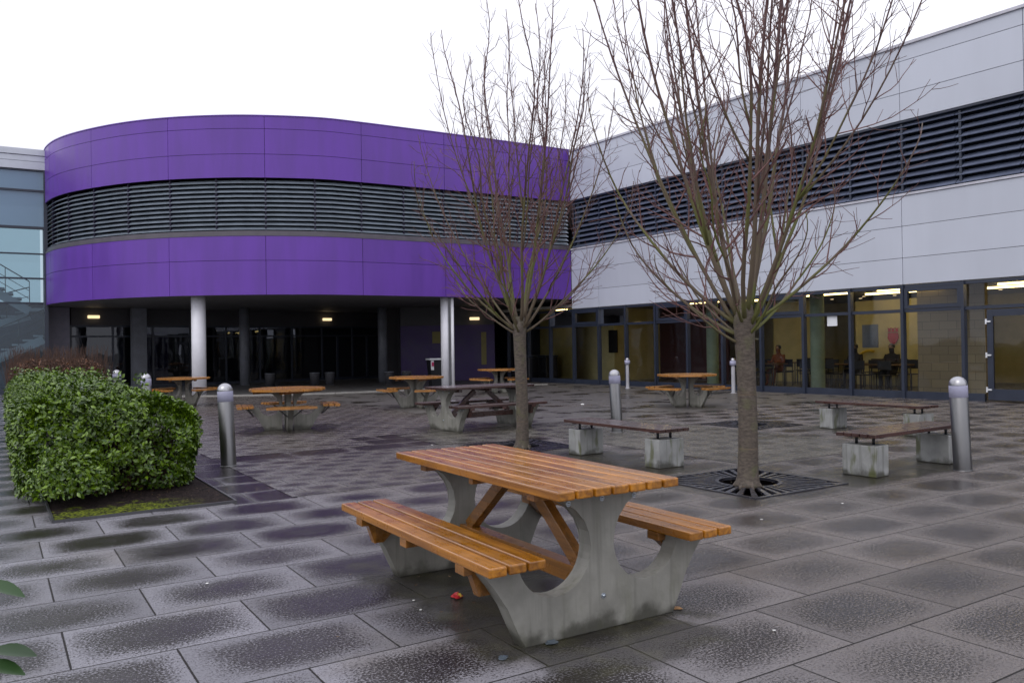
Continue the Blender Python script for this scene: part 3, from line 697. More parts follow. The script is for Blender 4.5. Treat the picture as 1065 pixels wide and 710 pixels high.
# two stair flights running along the glass
def flight(x0,z0,x1,z1,y,n,name):
    b=MB(); 
    for i in range(n):
        f0=i/n; xa=x0+(x1-x0)*f0; xb=x0+(x1-x0)*(i+1)/n; z=z0+(z1-z0)*(i+1)/n if z1>z0 else z0+(z1-z0)*i/n
        b.box(((xa+xb)/2,y,z-.03),(abs(xb-xa)+.03,1.2,.06)); 
    b.bar((x0,y-.62,z0-.17),(x1,y-.62,z1-.17),.05,.3)
    b.build(name,M['fascia'],SB)
    b=MB(); 
    for yy in (y-.62,):
        b.tube([(x0,yy,z0+.95),(x1,yy,z1+.95)],.022,6); b.tube([(x0,yy,z0+.6),(x1,yy,z1+.6)],.012,6); b.tube([(x0,yy,z0+.3),(x1,yy,z1+.3)],.012,6)
        for i in range(6): 
            f_=i/5; b.tube([(x0+(x1-x0)*f_,yy,z0+(z1-z0)*f_-.05),(x0+(x1-x0)*f_,yy,z0+(z1-z0)*f_+.95)],.015,6)
    b.build('handrail',M['steel'],SB)
flight(-4.4,5.7,-.6,3.2,1.4,14,'stair_flight')
flight(-4.4,1.9,-.6,3.1,3.0,8,'stair_flight')
flight(-4.2,0.2,-.15,2.15,1.4,12,'stair_flight')
b=MB(); b.box((-5.6,2.2,5.75),(2.4,2.8,.15)); b.box((-.45,2.2,3.1),(.8,2.8,.12)); b.build('landing',M['fascia'],SB)
# ------------------------------------------------------------------ picnic tables
def arc(cx,cz,r,a0,a1,n): return [(cx+r*math.cos(R(a0+(a1-a0)*i/n)),cz+r*math.sin(R(a0+(a1-a0)*i/n))) for i in range(n+1)]
def half_profile():
    # from bottom outer corner up and round to table top (positive side)
    P=[(.474,0),(.52,.10),(.565,.2),(.625,.3),(.70,.385),(.715,.408),(.50,.408)]
    P+=arc(.29,.43,.218,-6,-180,18)
    P+=[(.078,.50),(.105,.56),(.155,.62),(.235,.672),(.335,.703)]
    return P
HP=half_profile()
FULL=HP+[(-x,z) for x,z in HP[::-1]]
MY=Matrix(((0,0,1),(1,0,0),(0,1,0))) # local x->world y, local y->z, local z->x
def picnic(loc,rz,label,wm,brace,conc,bev=.0075):
    t=empty('picnic_table',loc,rz,label,'picnic table')
    L,W=1.872,.751
    gap=.012; pw=(W-6*gap)/7
    b=MB()
    for k in range(7):
        y=-W/2+pw/2+k*(pw+gap); b.box((0,y,.7275+random.uniform(-.0012,.0012)),(L+random.uniform(-.006,.006),pw,.045),bevel=bev)
    b.build('tabletop',wm,t)
    for x in (-.62,.62,0): b=MB(); b.box((x,0,.682),(.07 if x else .045,.66,.045),bevel=.003); b.build('table_cleat',brace,t)
    for s in (-1,1):
        w3=(.755-.449-2*gap)/3; b=MB()
        for k in range(3):
            y=s*(.449+w3/2+k*(w3+gap)); b.box((0,y,.4315),(L+random.uniform(-.006,.006),w3,.045),bevel=bev)
        b.build('seat',wm,t)
        b=MB()
        b.bm.free()
        for x in (-.645,.645,.0):
            b=MB(); b.box((x,s*.6,.387),(.09 if x else .08,.30,.044),bevel=.003)
            if x: b.prism([(s*.47,.3645),(s*.70,.3645),(s*.66,.25),(s*.60,.25)],.05,MY,(x,0,0))
            b.build('seat_cleat',brace,t)
    for s in (-1,1):
        b=MB(); b.prism(FULL,.1,MY,(s*.727,0,0),bevel=.005); e=b.build('concrete_end',conc,t)
        b=MB()
        for (y,z) in [(-.21,.655),(0,.655),(.21,.655),(-.60,.375),(-.66,.375),(.60,.375),(.66,.375),(0,.17)]:
            pass
        b=MB()
        for (y,z) in [(-.21,.655),(0,.66),(.21,.655),(-.59,.375),(-.66,.375),(.59,.375),(.66,.375),(0,.17)]:
            b=MB(); b.tube([(s*.776,y,z),(s*.781,y,z)],.014,12); b.lathe([(0,.0075),(.0085,.006),(.0085,0)],6,(0,0,0)); 
            vs3=[v for v in b.bm.verts if abs(v.co.x)<.02]; bmesh.ops.rotate(b.bm,cent=(0,0,0),matrix=Matrix.Rotation(R(90)*s,3,'Y'),verts=vs3); bmesh.ops.translate(b.bm,vec=(s*.781,y,z),verts=vs3)
            b.build('bolt',M['bolt'],e)
    b=MB(); b.box((0,.0,.235),(1.35,.09,.09),bevel=.004); b.build('stretcher',brace,t)
    for s in (-1,1):
        b=MB(); b.bar((s*.60,0,.28),(s*.13,0,.655),.075,.06,bevel=.003,up=(0,1,0)); b.build('brace',brace,t)
    return t
picnic((.033,4.782,0),-1.016,'large picnic table with wet orange slats and concrete ends in the foreground',M['wood'],M['wood_brace'],M['conc'])
picnic((-.58,14.66,.004),R(35),'dark brown weathered picnic table with concrete ends behind the slim tree trunk',M['wood_dark'],M['wood_dark'],M['conc'])
# ------------------------------------------------------------------ round tables
HR=[(.10,0),(.40,0),(.42,.03),(.47,.12),(.53,.23),(.62,.34),(.68,.385),(.68,.41),(.50,.41)]+arc(.32,.43,.18,-6,-180,12)+[(.15,.5),(.185,.57),(.25,.635),(.35,.70),(.10,.70)]
def round_table():
    t=empty('round_picnic_table',(0,0,0),0)
    r=.665; b=MB(); n=7; gap=.012; pw=(2*r-gap*(n-1))/n
    for k in range(n):
        y0=-r+k*(pw+gap); y1=y0+pw
        def hx(y): 
            y=min(abs(y),r*.94); return math.sqrt(r*r-y*y)
        ex=random.uniform(-.015,.015)
        poly=[(-hx(y0)+ex,y0),(hx(y0)+ex,y0),(r*0+hx((y0+y1)/2)+ex+.004,(y0+y1)/2),(hx(y1)+ex,y1),(-hx(y1)+ex,y1),(-hx((y0+y1)/2)+ex-.004,(y0+y1)/2)]
        b.prism(poly,.045,None,(0,0,.7275),bevel=.004)
    b.build('tabletop',M['wood_far'],t)
    for y in (-.3,.3): b=MB(); b.box((y,0,.683),(.07,1.05,.044)); b.build('table_cleat',M['wood_brace'],t)
    for k in range(4):
        a=R(45+90*k); Mr=Matrix.Rotation(a,3,'Z')@Matrix(((1,0,0),(0,0,-1),(0,1,0)))
        b=MB(); b.prism(HR,.09,Mr,bevel=.004); b.build('concrete_leg',M['conc'],t)
        b=MB()
        for j in range(3):
            rr=.64+.098*j; hl=.29+.055*j
            Mz=Matrix.Rotation(a,3,'Z')
            poly=[(rr-.043,-hl),(rr+.043,-hl-.025),(rr+.043+.012,0),(rr+.043,hl+.025),(rr-.043,hl),(rr-.043+.012,0)]
            b.prism(poly,.042,Mz,(0,0,.4335),bevel=.003)
        s=b.build('seat',M['wood_far'],t)
        b=MB(); Mz=Matrix.Rotation(a,3,'Z')
        for y in (-.2,.2):
            b.bar(Mz@Vector((.72,y,.405)),Mz@Vector((.60,y*.25,.27)),.03,.012); b.bar(Mz@Vector((.62,y,.407)),Mz@Vector((.86,y,.407)),.03,.008)
        b.build('seat_bracket',M['darksteel'],t)
    return t
rt0=round_table()
spots=[(-4.08,14.75,.004,R(-25),'round picnic table of orange slats just behind the near left bollard'),
       (-2.34,19.8,.004,R(-15),'round orange picnic table in front of the litter bin and slim white column'),
       (-.43,25.6,.004,R(5),'small looking round orange picnic table farthest back under the purple wall'),
       (4.02,18.75,.004,R(-4),'round orange picnic table in front of the wing glazing between two thin bollards'),
       (-8.78,21.7,.004,R(20),'round orange picnic table at the foot of the thick white column')]
for i,(x,y,z,a,l) in enumerate(spots):
    o=rt0 if i==0 else copy_tree(rt0); o.location=(x,y,z); o.rotation_euler=(0,0,a); tag(o,l,'picnic table','round picnic tables on the plaza')
# ------------------------------------------------------------------ benches
def bench():
    t=empty('slatted_bench')
    b=MB(); n=5; W=.46; gap=.012; pw=(W-gap*(n-1))/n
    for k in range(n): b.box((0,-W/2+pw/2+k*(pw+gap),.437),(1.86,pw,.04),bevel=.004)
    b.build('seat',M['wood_dark'],t)
    for s in (-1,1):
        b=MB(); b.box((s*.75,0,.165),(.25,.39,.33),bevel=.008); k=b.build('concrete_block',M['conc_bench'],t)
        b=MB()
        for y in (-.1,.1): b.tube([(s*.75,y,.325),(s*.75,y,.42)],.016,10)
        b.box((s*.75,0,.411),(.06,.4,.012)); b.build('support_post',M['black'],t)
    return t
bn=bench()
for i,(x,y,a,l) in enumerate([(1.37,10.22,-57.4,'dark slatted bench with algae streaked block between the two trees'),(5.76,13.0,-58,'dark slatted bench farther back, nearest the wing door glazing'),(4.40,9.2,35,'dark slatted bench beside the near right steel bollard')]):
    o=bn if i==0 else copy_tree(bn); o.location=(x,y,.002); o.rotation_euler=(0,0,R(a)); tag(o,l,'bench','dark slatted benches on concrete blocks')
# ------------------------------------------------------------------ bollards
def bollard():
    t=empty('steel_bollard')
    b=MB(); b.lathe([(.093,0),(.093,.80),(.09,.805)],32); b.lathe([(.105,0),(.105,.006),(.094,.008)],32); b.build('post',M['steel'],t)
    b=MB(); b.lathe([(.09,.80),(.095,.803),(.095,.93),(.09,.935)],32); b.build('light_band',M['band'],t)
    b=MB(); b.lathe([(.09,.93),(.094,.934)]+[(.094*math.cos(a),.937+.094*math.sin(a)) for a in np.linspace(0,math.pi/2,9)],32); b.build('domed_cap',M['steelcap'],t)
    return t
b0=bollard()
for i,(x,y,l) in enumerate([(-3.56,10.17,'steel bollard with pale band leaning slightly beside the green hedge corner'),(1.72,13.46,'steel bollard standing behind the bench between the two trees'),
    (4.95,8.98,'steel bollard at the right end of the nearest right bench'),(-6.95,15.5,'steel bollard whose dome shows over the front of the hedge'),(-9.4,19.4,'steel bollard dome barely showing behind the hedge, farthest left')]):
    o=b0 if i==0 else copy_tree(b0); o.location=(x,y,.004); tag(o,l,'bollard','domed steel bollards')
    if i==0: o.rotation_euler=(0,R(-2.2),0)
def bollard2():
    t=empty('lamp_bollard')
    b=MB(); b.lathe([(.055,0),(.055,.80)],24); b.lathe([(.09,0),(.09,.01),(.055,.012)],24); b.build('post',M['pale_post'],t)
    b=MB(); b.lathe([(.05,.80),(.092,.802),(.092,.93),(.05,.932)],24); b.build('lamp_collar',M['band'],t)
    b=MB(); b.lathe([(.05,.93),(.075,.935)]+[(.07*math.cos(a),.95+.07*math.sin(a)) for a in np.linspace(0,math.pi/2,7)],24); b.build('domed_cap',M['steelcap'],t)
    return t
b1=bollard2()
for i,(x,y,l) in enumerate([(3.83,27.1,'thin pale lamp bollard before the glazing, between the slim tree and round table'),(6.4,23.6,'thin pale lamp bollard just left of the nearer tree trunk')]):
    o=b1 if i==0 else copy_tree(b1); o.location=(x,y,.006); tag(o,l,'bollard','thin lamp bollards by the wing')
# ------------------------------------------------------------------ litter bins and stools in the undercroft
bt=empty('litter_bin',(-2.78,30.0,.012),R(20),'black litter bin with pale rim and pink notice beside the slim white column','litter bin')
b=MB(); b.prism([(-.28,-.25),(.28,-.25),(.28,.25),(-.28,.25)],.02,None,(0,0,.01))
vs_=[(-.25,-.22,.02),(.25,-.22,.02),(.25,.22,.02),(-.25,.22,.02)]; tp=[(-.33,-.28,1.0),(.33,-.28,1.0),(.33,.28,1.0),(-.33,.28,1.0)]
for i in range(4): j=(i+1)%4; b.face([vs_[i],vs_[j],tp[j],tp[i]])
b.build('body',M['black'],bt)
b=MB()
for x,y,sx_,sy_ in [(0,-.3,.7,.05),(0,.3,.7,.05),(-.34,0,.05,.55),(.34,0,.05,.55)]: b.box((x,y,1.02),(sx_,sy_,.06),bevel=.01)
b.build('rim',M['white'],bt)
b=MB(); b.box((-.25,-.305,.8),(.11,.02,.34)); b.build('notice',M['white'],bt); b=MB(); b.box((-.24,-.32,.84),(.08,.01,.15)); b.build('notice_patch',plain('pink_print',(.5,.03,.12),.5),bt)
for i,(x,y,l) in enumerate([(1.45,33.2,'dark lidded bin against the glazing right of the slim tree trunk'),(.75,33.6,'dark lidded bin hidden in shade just left of its twin by the glazing')]):
    bt=empty('lidded_bin',(x,y,.006),R(-54),l,'litter bin','dark lidded bins in the corner')
    b=MB(); b.box((0,0,.5),(.55,.6,1.0),bevel=.04); b.build('body',M['black'],bt)
    b=MB(); b.box((0,-.02,1.04),(.6,.68,.09),bevel=.03); b.build('lid',M['frame'],bt)
st=empty('stool'); b=MB(); b.lathe([(0,0),(.17,0),(.2,.42),(.2,.46),(0,.46)],20); b.build('body',plain('pale_stool',(.07,.07,.08),.6),st)
b=MB(); b.lathe([(0,.46),(.205,.462),(.2,.5),(0,.5)],20); b.build('seat_pad',M['grey_col'],st)
for i,(x,y,l) in enumerate([(-8.15,33.5,'low grey drum stool just left of its close pair in the undercroft'),(-7.55,33.6,'low grey drum stool just right of its close pair in the undercroft'),(-9.9,33.2,'lone low grey drum stool right of the round grey column'),(-5.05,33.3,'low grey drum stool deep in the undercroft behind the middle round table'),(-4.35,33.4,'low grey drum stool in the undercroft nearest the purple wall')]):
    o=st if i==0 else copy_tree(st); o.location=(x,y,.012); tag(o,l,'stool','drum stools in the undercroft')
# ------------------------------------------------------------------ tree grates and trees
def grate(u,v,h,label):
    c=UV(u,v,0); t=empty('tree_grate',(c.x,c.y,0),UA,label,'tree grate','iron tree grates')
    b=MB(); b.box((0,0,-.07),(2*h-.004,2*h-.004,.02)); b.build('pit',M['pit'],t)
    b=MB(); w_=.035
    for s in (-1,1): b.box((0,s*(h-w_/2-.002),-.003),(2*h-.004,w_,.03)); b.box((s*(h-w_/2-.002),0,-.003),(w_,2*h-2*w_-.01,.03))
    b.build('frame',M['iron'],t)
    b=MB(); r0=.30*h/.69; n=36
    for k in range(n):
        a=2*math.pi*(k+.5)/n; d=Vector((math.cos(a),math.sin(a),0)); L=(h-w_-.006)/max(abs(d.x),abs(d.y))
        p=d*(r0+.03);q=d*(L-.004); nn=Vector((-d.y,d.x,0)); wa,wb=.013,.013+.014*(L/h)
        b.bm.faces.new([b.bm.verts.new(x) for x in (p-nn*wa+Vector((0,0,.008)),q-nn*wb+Vector((0,0,.008)),q+nn*wb+Vector((0,0,.008)),p+nn*wa+Vector((0,0,.008)))])
        for sg in (-1,1):
            b.bm.faces.new([b.bm.verts.new(x) for x in (p+nn*wa*sg+Vector((0,0,.008)),q+nn*wb*sg+Vector((0,0,.008)),q+nn*wb*sg+Vector((0,0,-.02)),p+nn*wa*sg+Vector((0,0,-.02)))])
    b.build('bars',M['iron'],t,norm=False)
    b=MB()
    for ra,rb in [(r0,r0+.035)]:
        N=48
        for k in range(N):
            a0,a1=2*math.pi*k/N,2*math.pi*(k+1)/N
            P=[(ra*math.cos(a0),ra*math.sin(a0)),(rb*math.cos(a0),rb*math.sin(a0)),(rb*math.cos(a1),rb*math.sin(a1)),(ra*math.cos(a1),ra*math.sin(a1))]
            b.face([(x,y,.010) for x,y in P]); b.face([(P[0][0],P[0][1],.01),(P[3][0],P[3][1],.01),(P[3][0],P[3][1],-.02),(P[0][0],P[0][1],-.02)])
    b.build('ring',M['iron'],t,norm=False)
    return t
grate(*PITS[0],'square iron grate with radial slots round the nearer, thicker tree')
grate(*PITS[1],'square iron grate round the slimmer tree behind the foreground table')
grate(*PITS[2],'treeless square iron grate on the plaza before the wing')
def gpath(p0,az,H,Rr,n,rg,jit,e=1.7):
    pts=[]; h=Vector((math.cos(az),math.sin(az),0)); side=Vector((-h.y,h.x,0)); ph=rg.uniform(0,6,3); am=rg.normal(0,1,3)*jit
    for i in range(n+1):
        t_=i/n; out=Rr*(1-(1-t_)**e); z=H*(t_**1.12)
        wv=(am[0]*math.sin(3*t_*3+ph[0])+am[1]*math.sin(6*t_*3+ph[1])*.4)*t_
        pts.append(p0+h*out+side*wv+Vector((0,0,z+am[2]*.2*math.sin(5*t_)*t_)))
    return pts
def make_tree(name,loc,label,seed,trunk_r,fork,limbs,twigR,dens):
    rg=np.random.default_rng(seed)
    t=empty(name,loc,0,label,'tree')
    b=MB(); zs=[0,.03,.1,.3,.7,1.1,fork-.2,fork-.05,fork+.12]; 
    rr=[1.4,1.25,1.08,1.0,.95,.94,1.0,1.12,.8]
    b.tube([(0.012*math.sin(z*3),.012*math.cos(z*2.3)-.012,z) for z in zs],[trunk_r*r for r in rr],20)
    for k in range(7):
        a=k*.9+.3; b.tube([(math.cos(a)*trunk_r*.7,math.sin(a)*trunk_r*.7,.07),(math.cos(a)*trunk_r*1.3,math.sin(a)*trunk_r*1.3,.01),(math.cos(a)*trunk_r*1.6,math.sin(a)*trunk_r*1.6,-.02)],[.03,.02,.01],8)
    b.build('trunk',M['bark'],t)
    L=MB(); T=MB(); cnt=0
    def sub(pts,rads,level,length):
        nonlocal cnt
        n=len(pts)-1
        if level==1: step=.13/dens
        elif level==2: step=.11/dens
        else: return
        # arc lengths
        seg=[(pts[i+1]-pts[i]).length for i in range(n)]; tot=sum(seg); s=tot*(.14 if level==1 else .12)+rg.uniform(0,step)
        side=rg.uniform(0,6.28)
        while s<tot*.97:
            acc=0;i=0
            while i<n-1 and acc+seg[i]<s: acc+=seg[i]; i+=1
            f=(s-acc)/seg[i]; p=pts[i].lerp(pts[i+1],f); d=(pts[i+1]-pts[i]).normalized(); r0=rads[i]+(rads[min(i+1,n)]-rads[i])*f
            side+=2.4+rg.normal(0,.4)
            ref=Vector((0,0,1)) if abs(d.z)<.95 else Vector((1,0,0)); y=d.cross(ref).normalized(); z=d.cross(y)
            o=y*math.cos(side)+z*math.sin(side)
            ang=R(rg.uniform(24,52)); dd=(d*math.cos(ang)+o*math.sin(ang)).normalized()
            remain=1-s/tot
            if level==1: ln=rg.uniform(.3,1.0)*(.25+1.1*remain**1.3)*twigR
            else: ln=rg.uniform(.10,.38)*(.5+.7*remain)
            m=6 if level==1 else 3
            q=[p];cur=dd.copy()
            for k in range(m):
                cur=(cur+Vector((0,0,.10 if level==1 else .07))+Vector(rg.normal(0,.12,3))).normalized(); q.append(q[-1]+cur*(ln/m))
            ra=min(r0*.62,.011 if level==1 else .0042); ra=max(ra,.0034)
            rd=[ra+(.0022-ra)*k/m for k in range(m+1)]
            T.tube(q,rd,4 if level==1 else 3,cap=False); cnt+=1
            if level==1: sub(q,rd,2,ln)
            s+=step*rg.uniform(.6,1.5)
    for (az,H,Rr,r,z0) in limbs:
        p0=Vector((math.cos(az)*trunk_r*.4,math.sin(az)*trunk_r*.4,z0)); n=16
        e=1.35+rg.uniform(-.1,.35)
        pts=gpath(p0,az,H,Rr,n,rg,.10,e); rads=[r*(1-.9*(i/n)**.7)+.0028 for i in range(n+1)]
        L.tube(pts,rads,8); sub(pts,rads,1,H)
        # a secondary fork
        if r>.02:
            for _ in range(2):
                i=rg.integers(3,8); a2=az+rg.uniform(-1.1,1.1); H2=(H+z0-pts[i].z)*rg.uniform(.7,1.0); 
                p2=gpath(pts[i],a2,H2,rg.uniform(.25,.8)*max(Rr,.6),12,rg,.05,1.5); r2=rads[i]*.6; rd=[r2*(1-.82*(k/12)**.8)+.0028 for k in range(13)]
                L.tube(p2,rd,7); sub(p2,rd,1,H2)
    L.build('limbs',M['limb'],t,norm=False); T.build('twigs',M['twig'],t,norm=False)
    return t
lg=np.random.default_rng(3)
def limbset(n,fork,kind):
    out=[]
    for k in range(n):
        az=k*2.399+lg.uniform(-.25,.25); f=(k+.5)/n
        if kind==2:
            Rr=.35+1.65*f**.6+lg.uniform(-.2,.2); H=(5.1-1.1*f**1.5)+lg.uniform(-.3,.3); r=.031-.012*f; z0=fork-.03-.16*f
            out.append((az,H,Rr,r,z0))
        else:
            Rr=.25+1.5*f**.6+lg.uniform(-.12,.12); H=(5.1-3.0*f**1.1)+lg.uniform(-.3,.3); r=.026-.012*f; z0=fork-.02-.12*f
            out.append((az,H,Rr,r,z0))
    return out
L2=limbset(12,1.72,2)+[(1.2,1.3,1.2,.014,1.55),(4.2,1.9,1.5,.017,1.6),(5.9,1.9,1.6,.017,1.62),(2.2,1.2,1.0,.013,1.5),(2.7,1.5,1.3,.018,1.50),(3.5,.9,1.0,.014,1.42),(.3,1.6,1.1,.016,1.52),(5.0,1.1,1.0,.015,1.5),(3.0,2.4,1.5,.02,1.6)]
L1=limbset(14,1.75,1)+[(2.9,1.1,1.1,.015,1.6),(.2,1.2,1.2,.016,1.62),(4.4,1.4,1.0,.015,1.6),(3.3,1.9,1.35,.018,1.66)]
make_tree('bare_tree',(2.345,8.18,0),'thicker leafless tree with many upright limbs standing in the nearer iron grate',11,.098,1.70,L2,.95,.8)
make_tree('bare_tree',(.12,11.5,0),'slimmer leafless tree behind the foreground picnic table, green streaked limbs',23,.088,1.74,L1,1.0,.85)
# ------------------------------------------------------------------ hedge
def leaf_cloud(P,N,size,rg,asp=.5,droop=.0):
    """P points (n,3), N outward directions; two-quad folded leaves, one island each"""
    n=len(P); d=N+rg.normal(0,.55,(n,3)); d[:,2]+=.25-droop; d/=np.linalg.norm(d,axis=1)[:,None]
    ax=rg.normal(0,1,(n,3)); ax-=d*(ax*d).sum(1)[:,None]; ax/=np.linalg.norm(ax,axis=1)[:,None]   # leaf length axis lies roughly in surface
    ax=ax+d*rg.uniform(-.1,.7,(n,1)); ax/=np.linalg.norm(ax,axis=1)[:,None]
    sd=np.cross(d,ax); sd/=np.linalg.norm(sd,axis=1)[:,None]; up_=np.cross(ax,sd)
    s=(size*rg.uniform(.65,1.3,n))[:,None]; w=s*asp*.5
    b0=P; m1=P+ax*s*.42+up_*s*.04; tip=P+ax*s-up_*s*.08
    l=P+ax*s*.45+sd*w+up_*s*.1; r=P+ax*s*.45-sd*w+up_*s*.1
    l2=P+ax*s*.78+sd*w*.6+up_*s*.03; r2=P+ax*s*.78-sd*w*.6+up_*s*.03
    V=np.stack([b0,m1,tip,l,r,l2,r2],1).reshape(-1,3)
    base=np.arange(n)[:,None]*7
    F1=base+np.array([0,1,3]);F2=base+np.array([0,4,1]);Q1=base+np.array([1,2,5,3]);Q2=base+np.array([1,4,6,2])
    return V.tolist(),F1.tolist()+F2.tolist()+Q1.tolist()+Q2.tolist()
def hedge_points(u0,u1,v0,v1,h,n,rg,depth,zmin=.05,dens_near=True,front=True):
    W=u1-u0;Ln=v1-v0
    A=dict(top=W*Ln*1.2,left=Ln*h,right=Ln*h,front=W*h*(2.2 if front else 1)); tot=sum(A.values()); P=[];N=[]
    for k,a in A.items():
        m=int(n*a/tot); 
        q=rg.uniform(0,1,m)**(2.0 if dens_near else 1.0); vv=v0+Ln*q; uu=rg.uniform(u0,u1,m); zz=rg.uniform(zmin,h,m); dd=rg.exponential(depth,m).clip(0,depth*3)
        bump=lambda a_,b_: .09*np.sin(a_*4.1+1.3)*np.cos(b_*3.3+.6)+.055*np.sin(a_*9+b_*7)+.035*np.sin(a_*17-b_*13)
        if k=='top': P.append(np.stack([uu,vv,h-dd+bump(uu,vv)],1)); N.append(np.tile([0,0,1.],(m,1)))
        if k=='left': P.append(np.stack([u0+dd-bump(vv,zz)-.04*np.sin(zz*3),vv,zz],1)); N.append(np.tile([-1.,0,.2],(m,1)))
        if k=='right': P.append(np.stack([u1-dd+bump(vv,zz),vv,zz],1)); N.append(np.tile([1.,0,.2],(m,1)))
        if k=='front': P.append(np.stack([uu,v0+dd-bump(uu,zz)*1.5-.12*np.sin(np.pi*np.clip(zz/h,0,1)),zz],1)); N.append(np.tile([0,-1.,.25],(m,1)))
    P=np.concatenate(P);N=np.concatenate(N)
    hol=np.sin(P[:,0]*13+P[:,2]*7+1)*np.sin(P[:,1]*11-P[:,2]*12+2)+.5*np.sin(P[:,0]*29+P[:,2]*23)*np.sin(P[:,1]*21+P[:,2]*5)
    keep=(hol<.55)|(rg.uniform(0,1,len(P))<.3); P=P[keep];N=N[keep]
    # round the corners
    r=.42
    cu=np.clip(P[:,0],u0+r,u1-r); cz=np.minimum(P[:,2],h-r); cv=np.maximum(P[:,1],v0+r)
    D=P-np.stack([cu,cv,cz],1); l=np.linalg.norm(D,axis=1); k=l>r*1.0
    P[k]=P[k]-D[k]*((l[k]-r)/l[k])[:,None]*.95
    # sprouts sticking out
    return P,N
def rotuv(P): 
    c,s=math.cos(UA),math.sin(UA); return np.stack([P[:,0]*c-P[:,1]*s,P[:,0]*s+P[:,1]*c,P[:,2]],1)
hg=np.random.default_rng(5)
c0=UV(1.15,8.9)
H=empty('laurel_hedge',(0,0,0),0,'clipped glossy green hedge growing in the mossy bed at left','hedge')
P,N=hedge_points(.20,1.92,8.92,17.6,1.08,66000,hg,.10)
P[:,2]-=.17*np.clip((P[:,0]-.8)/1.0,0,1)*np.clip(P[:,2],0,1)
kp=hg.uniform(0,1,len(P))<np.where((P[:,2]<.85),.50+.5*P[:,2]/.85,1); P=P[kp];N=N[kp]
cl3=np.sin(P[:,0]*8.3+P[:,2]*6.1)*np.sin(P[:,2]*9.7-P[:,0]*3.1+1.7)
P[:,1]+=.10*cl3*(P[:,1]<9.4)
P[:,0]-=.12*np.clip((P[:,0]-1.2)/.6,0,1)*np.clip((.5-P[:,2])/.5,0,1)
P[:,1]+=.18*np.clip((9.6-P[:,1])/.6,0,1)*np.clip((.45-P[:,2])/.45,0,1)*np.clip((P[:,0]-.8)/.5,0,1)
# low bush of the hedge front-left and stray sprouts
th=hg.uniform(0,2*math.pi,2200); ph=np.arccos(hg.uniform(-.2,1,2200)); rr=hg.uniform(.75,1.0,2200)
B=np.stack([.62+.34*rr*np.sin(ph)*np.cos(th),8.72+.34*rr*np.sin(ph)*np.sin(th),.20+.34*rr*np.cos(ph)],1); BN=np.stack([np.sin(ph)*np.cos(th),np.sin(ph)*np.sin(th),np.cos(ph)],1)
k=B[:,2]>.03; B=B[k];BN=BN[k]
sp_=[];spn=[]
for _ in range(260):
    u=hg.uniform(.3,1.3);v=8.8+8*hg.uniform(0,1)**2; top=hg.uniform()<.6
    o_=np.array([u,v if top else 8.78,1.08 if top else hg.uniform(.2,1)]); d=np.array([hg.normal(0,.3),hg.normal(0,.3)-(0 if top else 1),1.0 if top else .5]); d/=np.linalg.norm(d)
    for q in range(7): sp_.append(o_+d*(q*.02)+hg.normal(0,.008,3)); spn.append(d+hg.normal(0,.5,3))
P=np.concatenate([P,B,np.array(sp_)]); N=np.concatenate([N,BN,np.array(spn)])
P=rotuv(P); N=rotuv(N)
V,Fc=leaf_cloud(P,N,.052,hg,.5); pyd('leaves',V,Fc,M['leaf'],H,True)
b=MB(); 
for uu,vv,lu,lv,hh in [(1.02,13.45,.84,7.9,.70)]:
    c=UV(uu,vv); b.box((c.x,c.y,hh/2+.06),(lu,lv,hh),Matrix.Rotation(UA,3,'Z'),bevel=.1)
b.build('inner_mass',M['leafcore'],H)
b=MB()
for _ in range(240):
    c=UV(hg.uniform(.6,1.6),9.15+hg.exponential(.4)); b.tube([(c.x,c.y,.0),(c.x+hg.normal(0,.05),c.y+hg.normal(0,.05),.25),(c.x+hg.normal(0,.12),c.y+hg.normal(0,.12),.6)],[.008,.006,.003],5,cap=False)
tag(b.build('stems',M['twigbrown'],H),kind='stuff')
H2=empty('russet_hedge',(0,0,0),0,'taller brown twiggy hedge behind the green hedge near the glass stairs','hedge')
P,N=hedge_points(.35,1.95,17.7,24.3,1.30,9000,hg,.15,dens_near=False)
P=rotuv(P);N=rotuv(N)
k=hg.uniform(0,1,len(P))<.75
V,Fc=leaf_cloud(P[k],N[k],.06,hg,.45); pyd('leaves',V,Fc,M['brownleaf'],H2,True)
b=MB()
for _ in range(900):
    c=UV(hg.uniform(.3,1.95),17.6+6.6*hg.uniform()**1.5); h=hg.uniform(1.2,1.62); w_=hg.normal(0,.10,2)
    b.tube([(c.x,c.y,.3),(c.x+w_[0]*.5,c.y+w_[1]*.5,h*.7),(c.x+w_[0],c.y+w_[1],h)],[.007,.005,.003],3,cap=False)
b.build('twigs',M['twigbrown'],H2)
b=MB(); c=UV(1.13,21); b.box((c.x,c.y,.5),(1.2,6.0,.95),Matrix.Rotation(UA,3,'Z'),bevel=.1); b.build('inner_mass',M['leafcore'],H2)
# edging of the bed
b=MB(); 
for a,c in [((.42,7.915),(1.94,7.915)),((1.935,7.92),(1.935,24.5)),((.425,7.92),(.425,24.5))]:
    p,q=UV(*a),UV(*c); b.bar((p.x,p.y,.008),(q.x,q.y,.008),.018,.03)
tag(b.build('bed_edging',M['darksteel']),kind='structure')
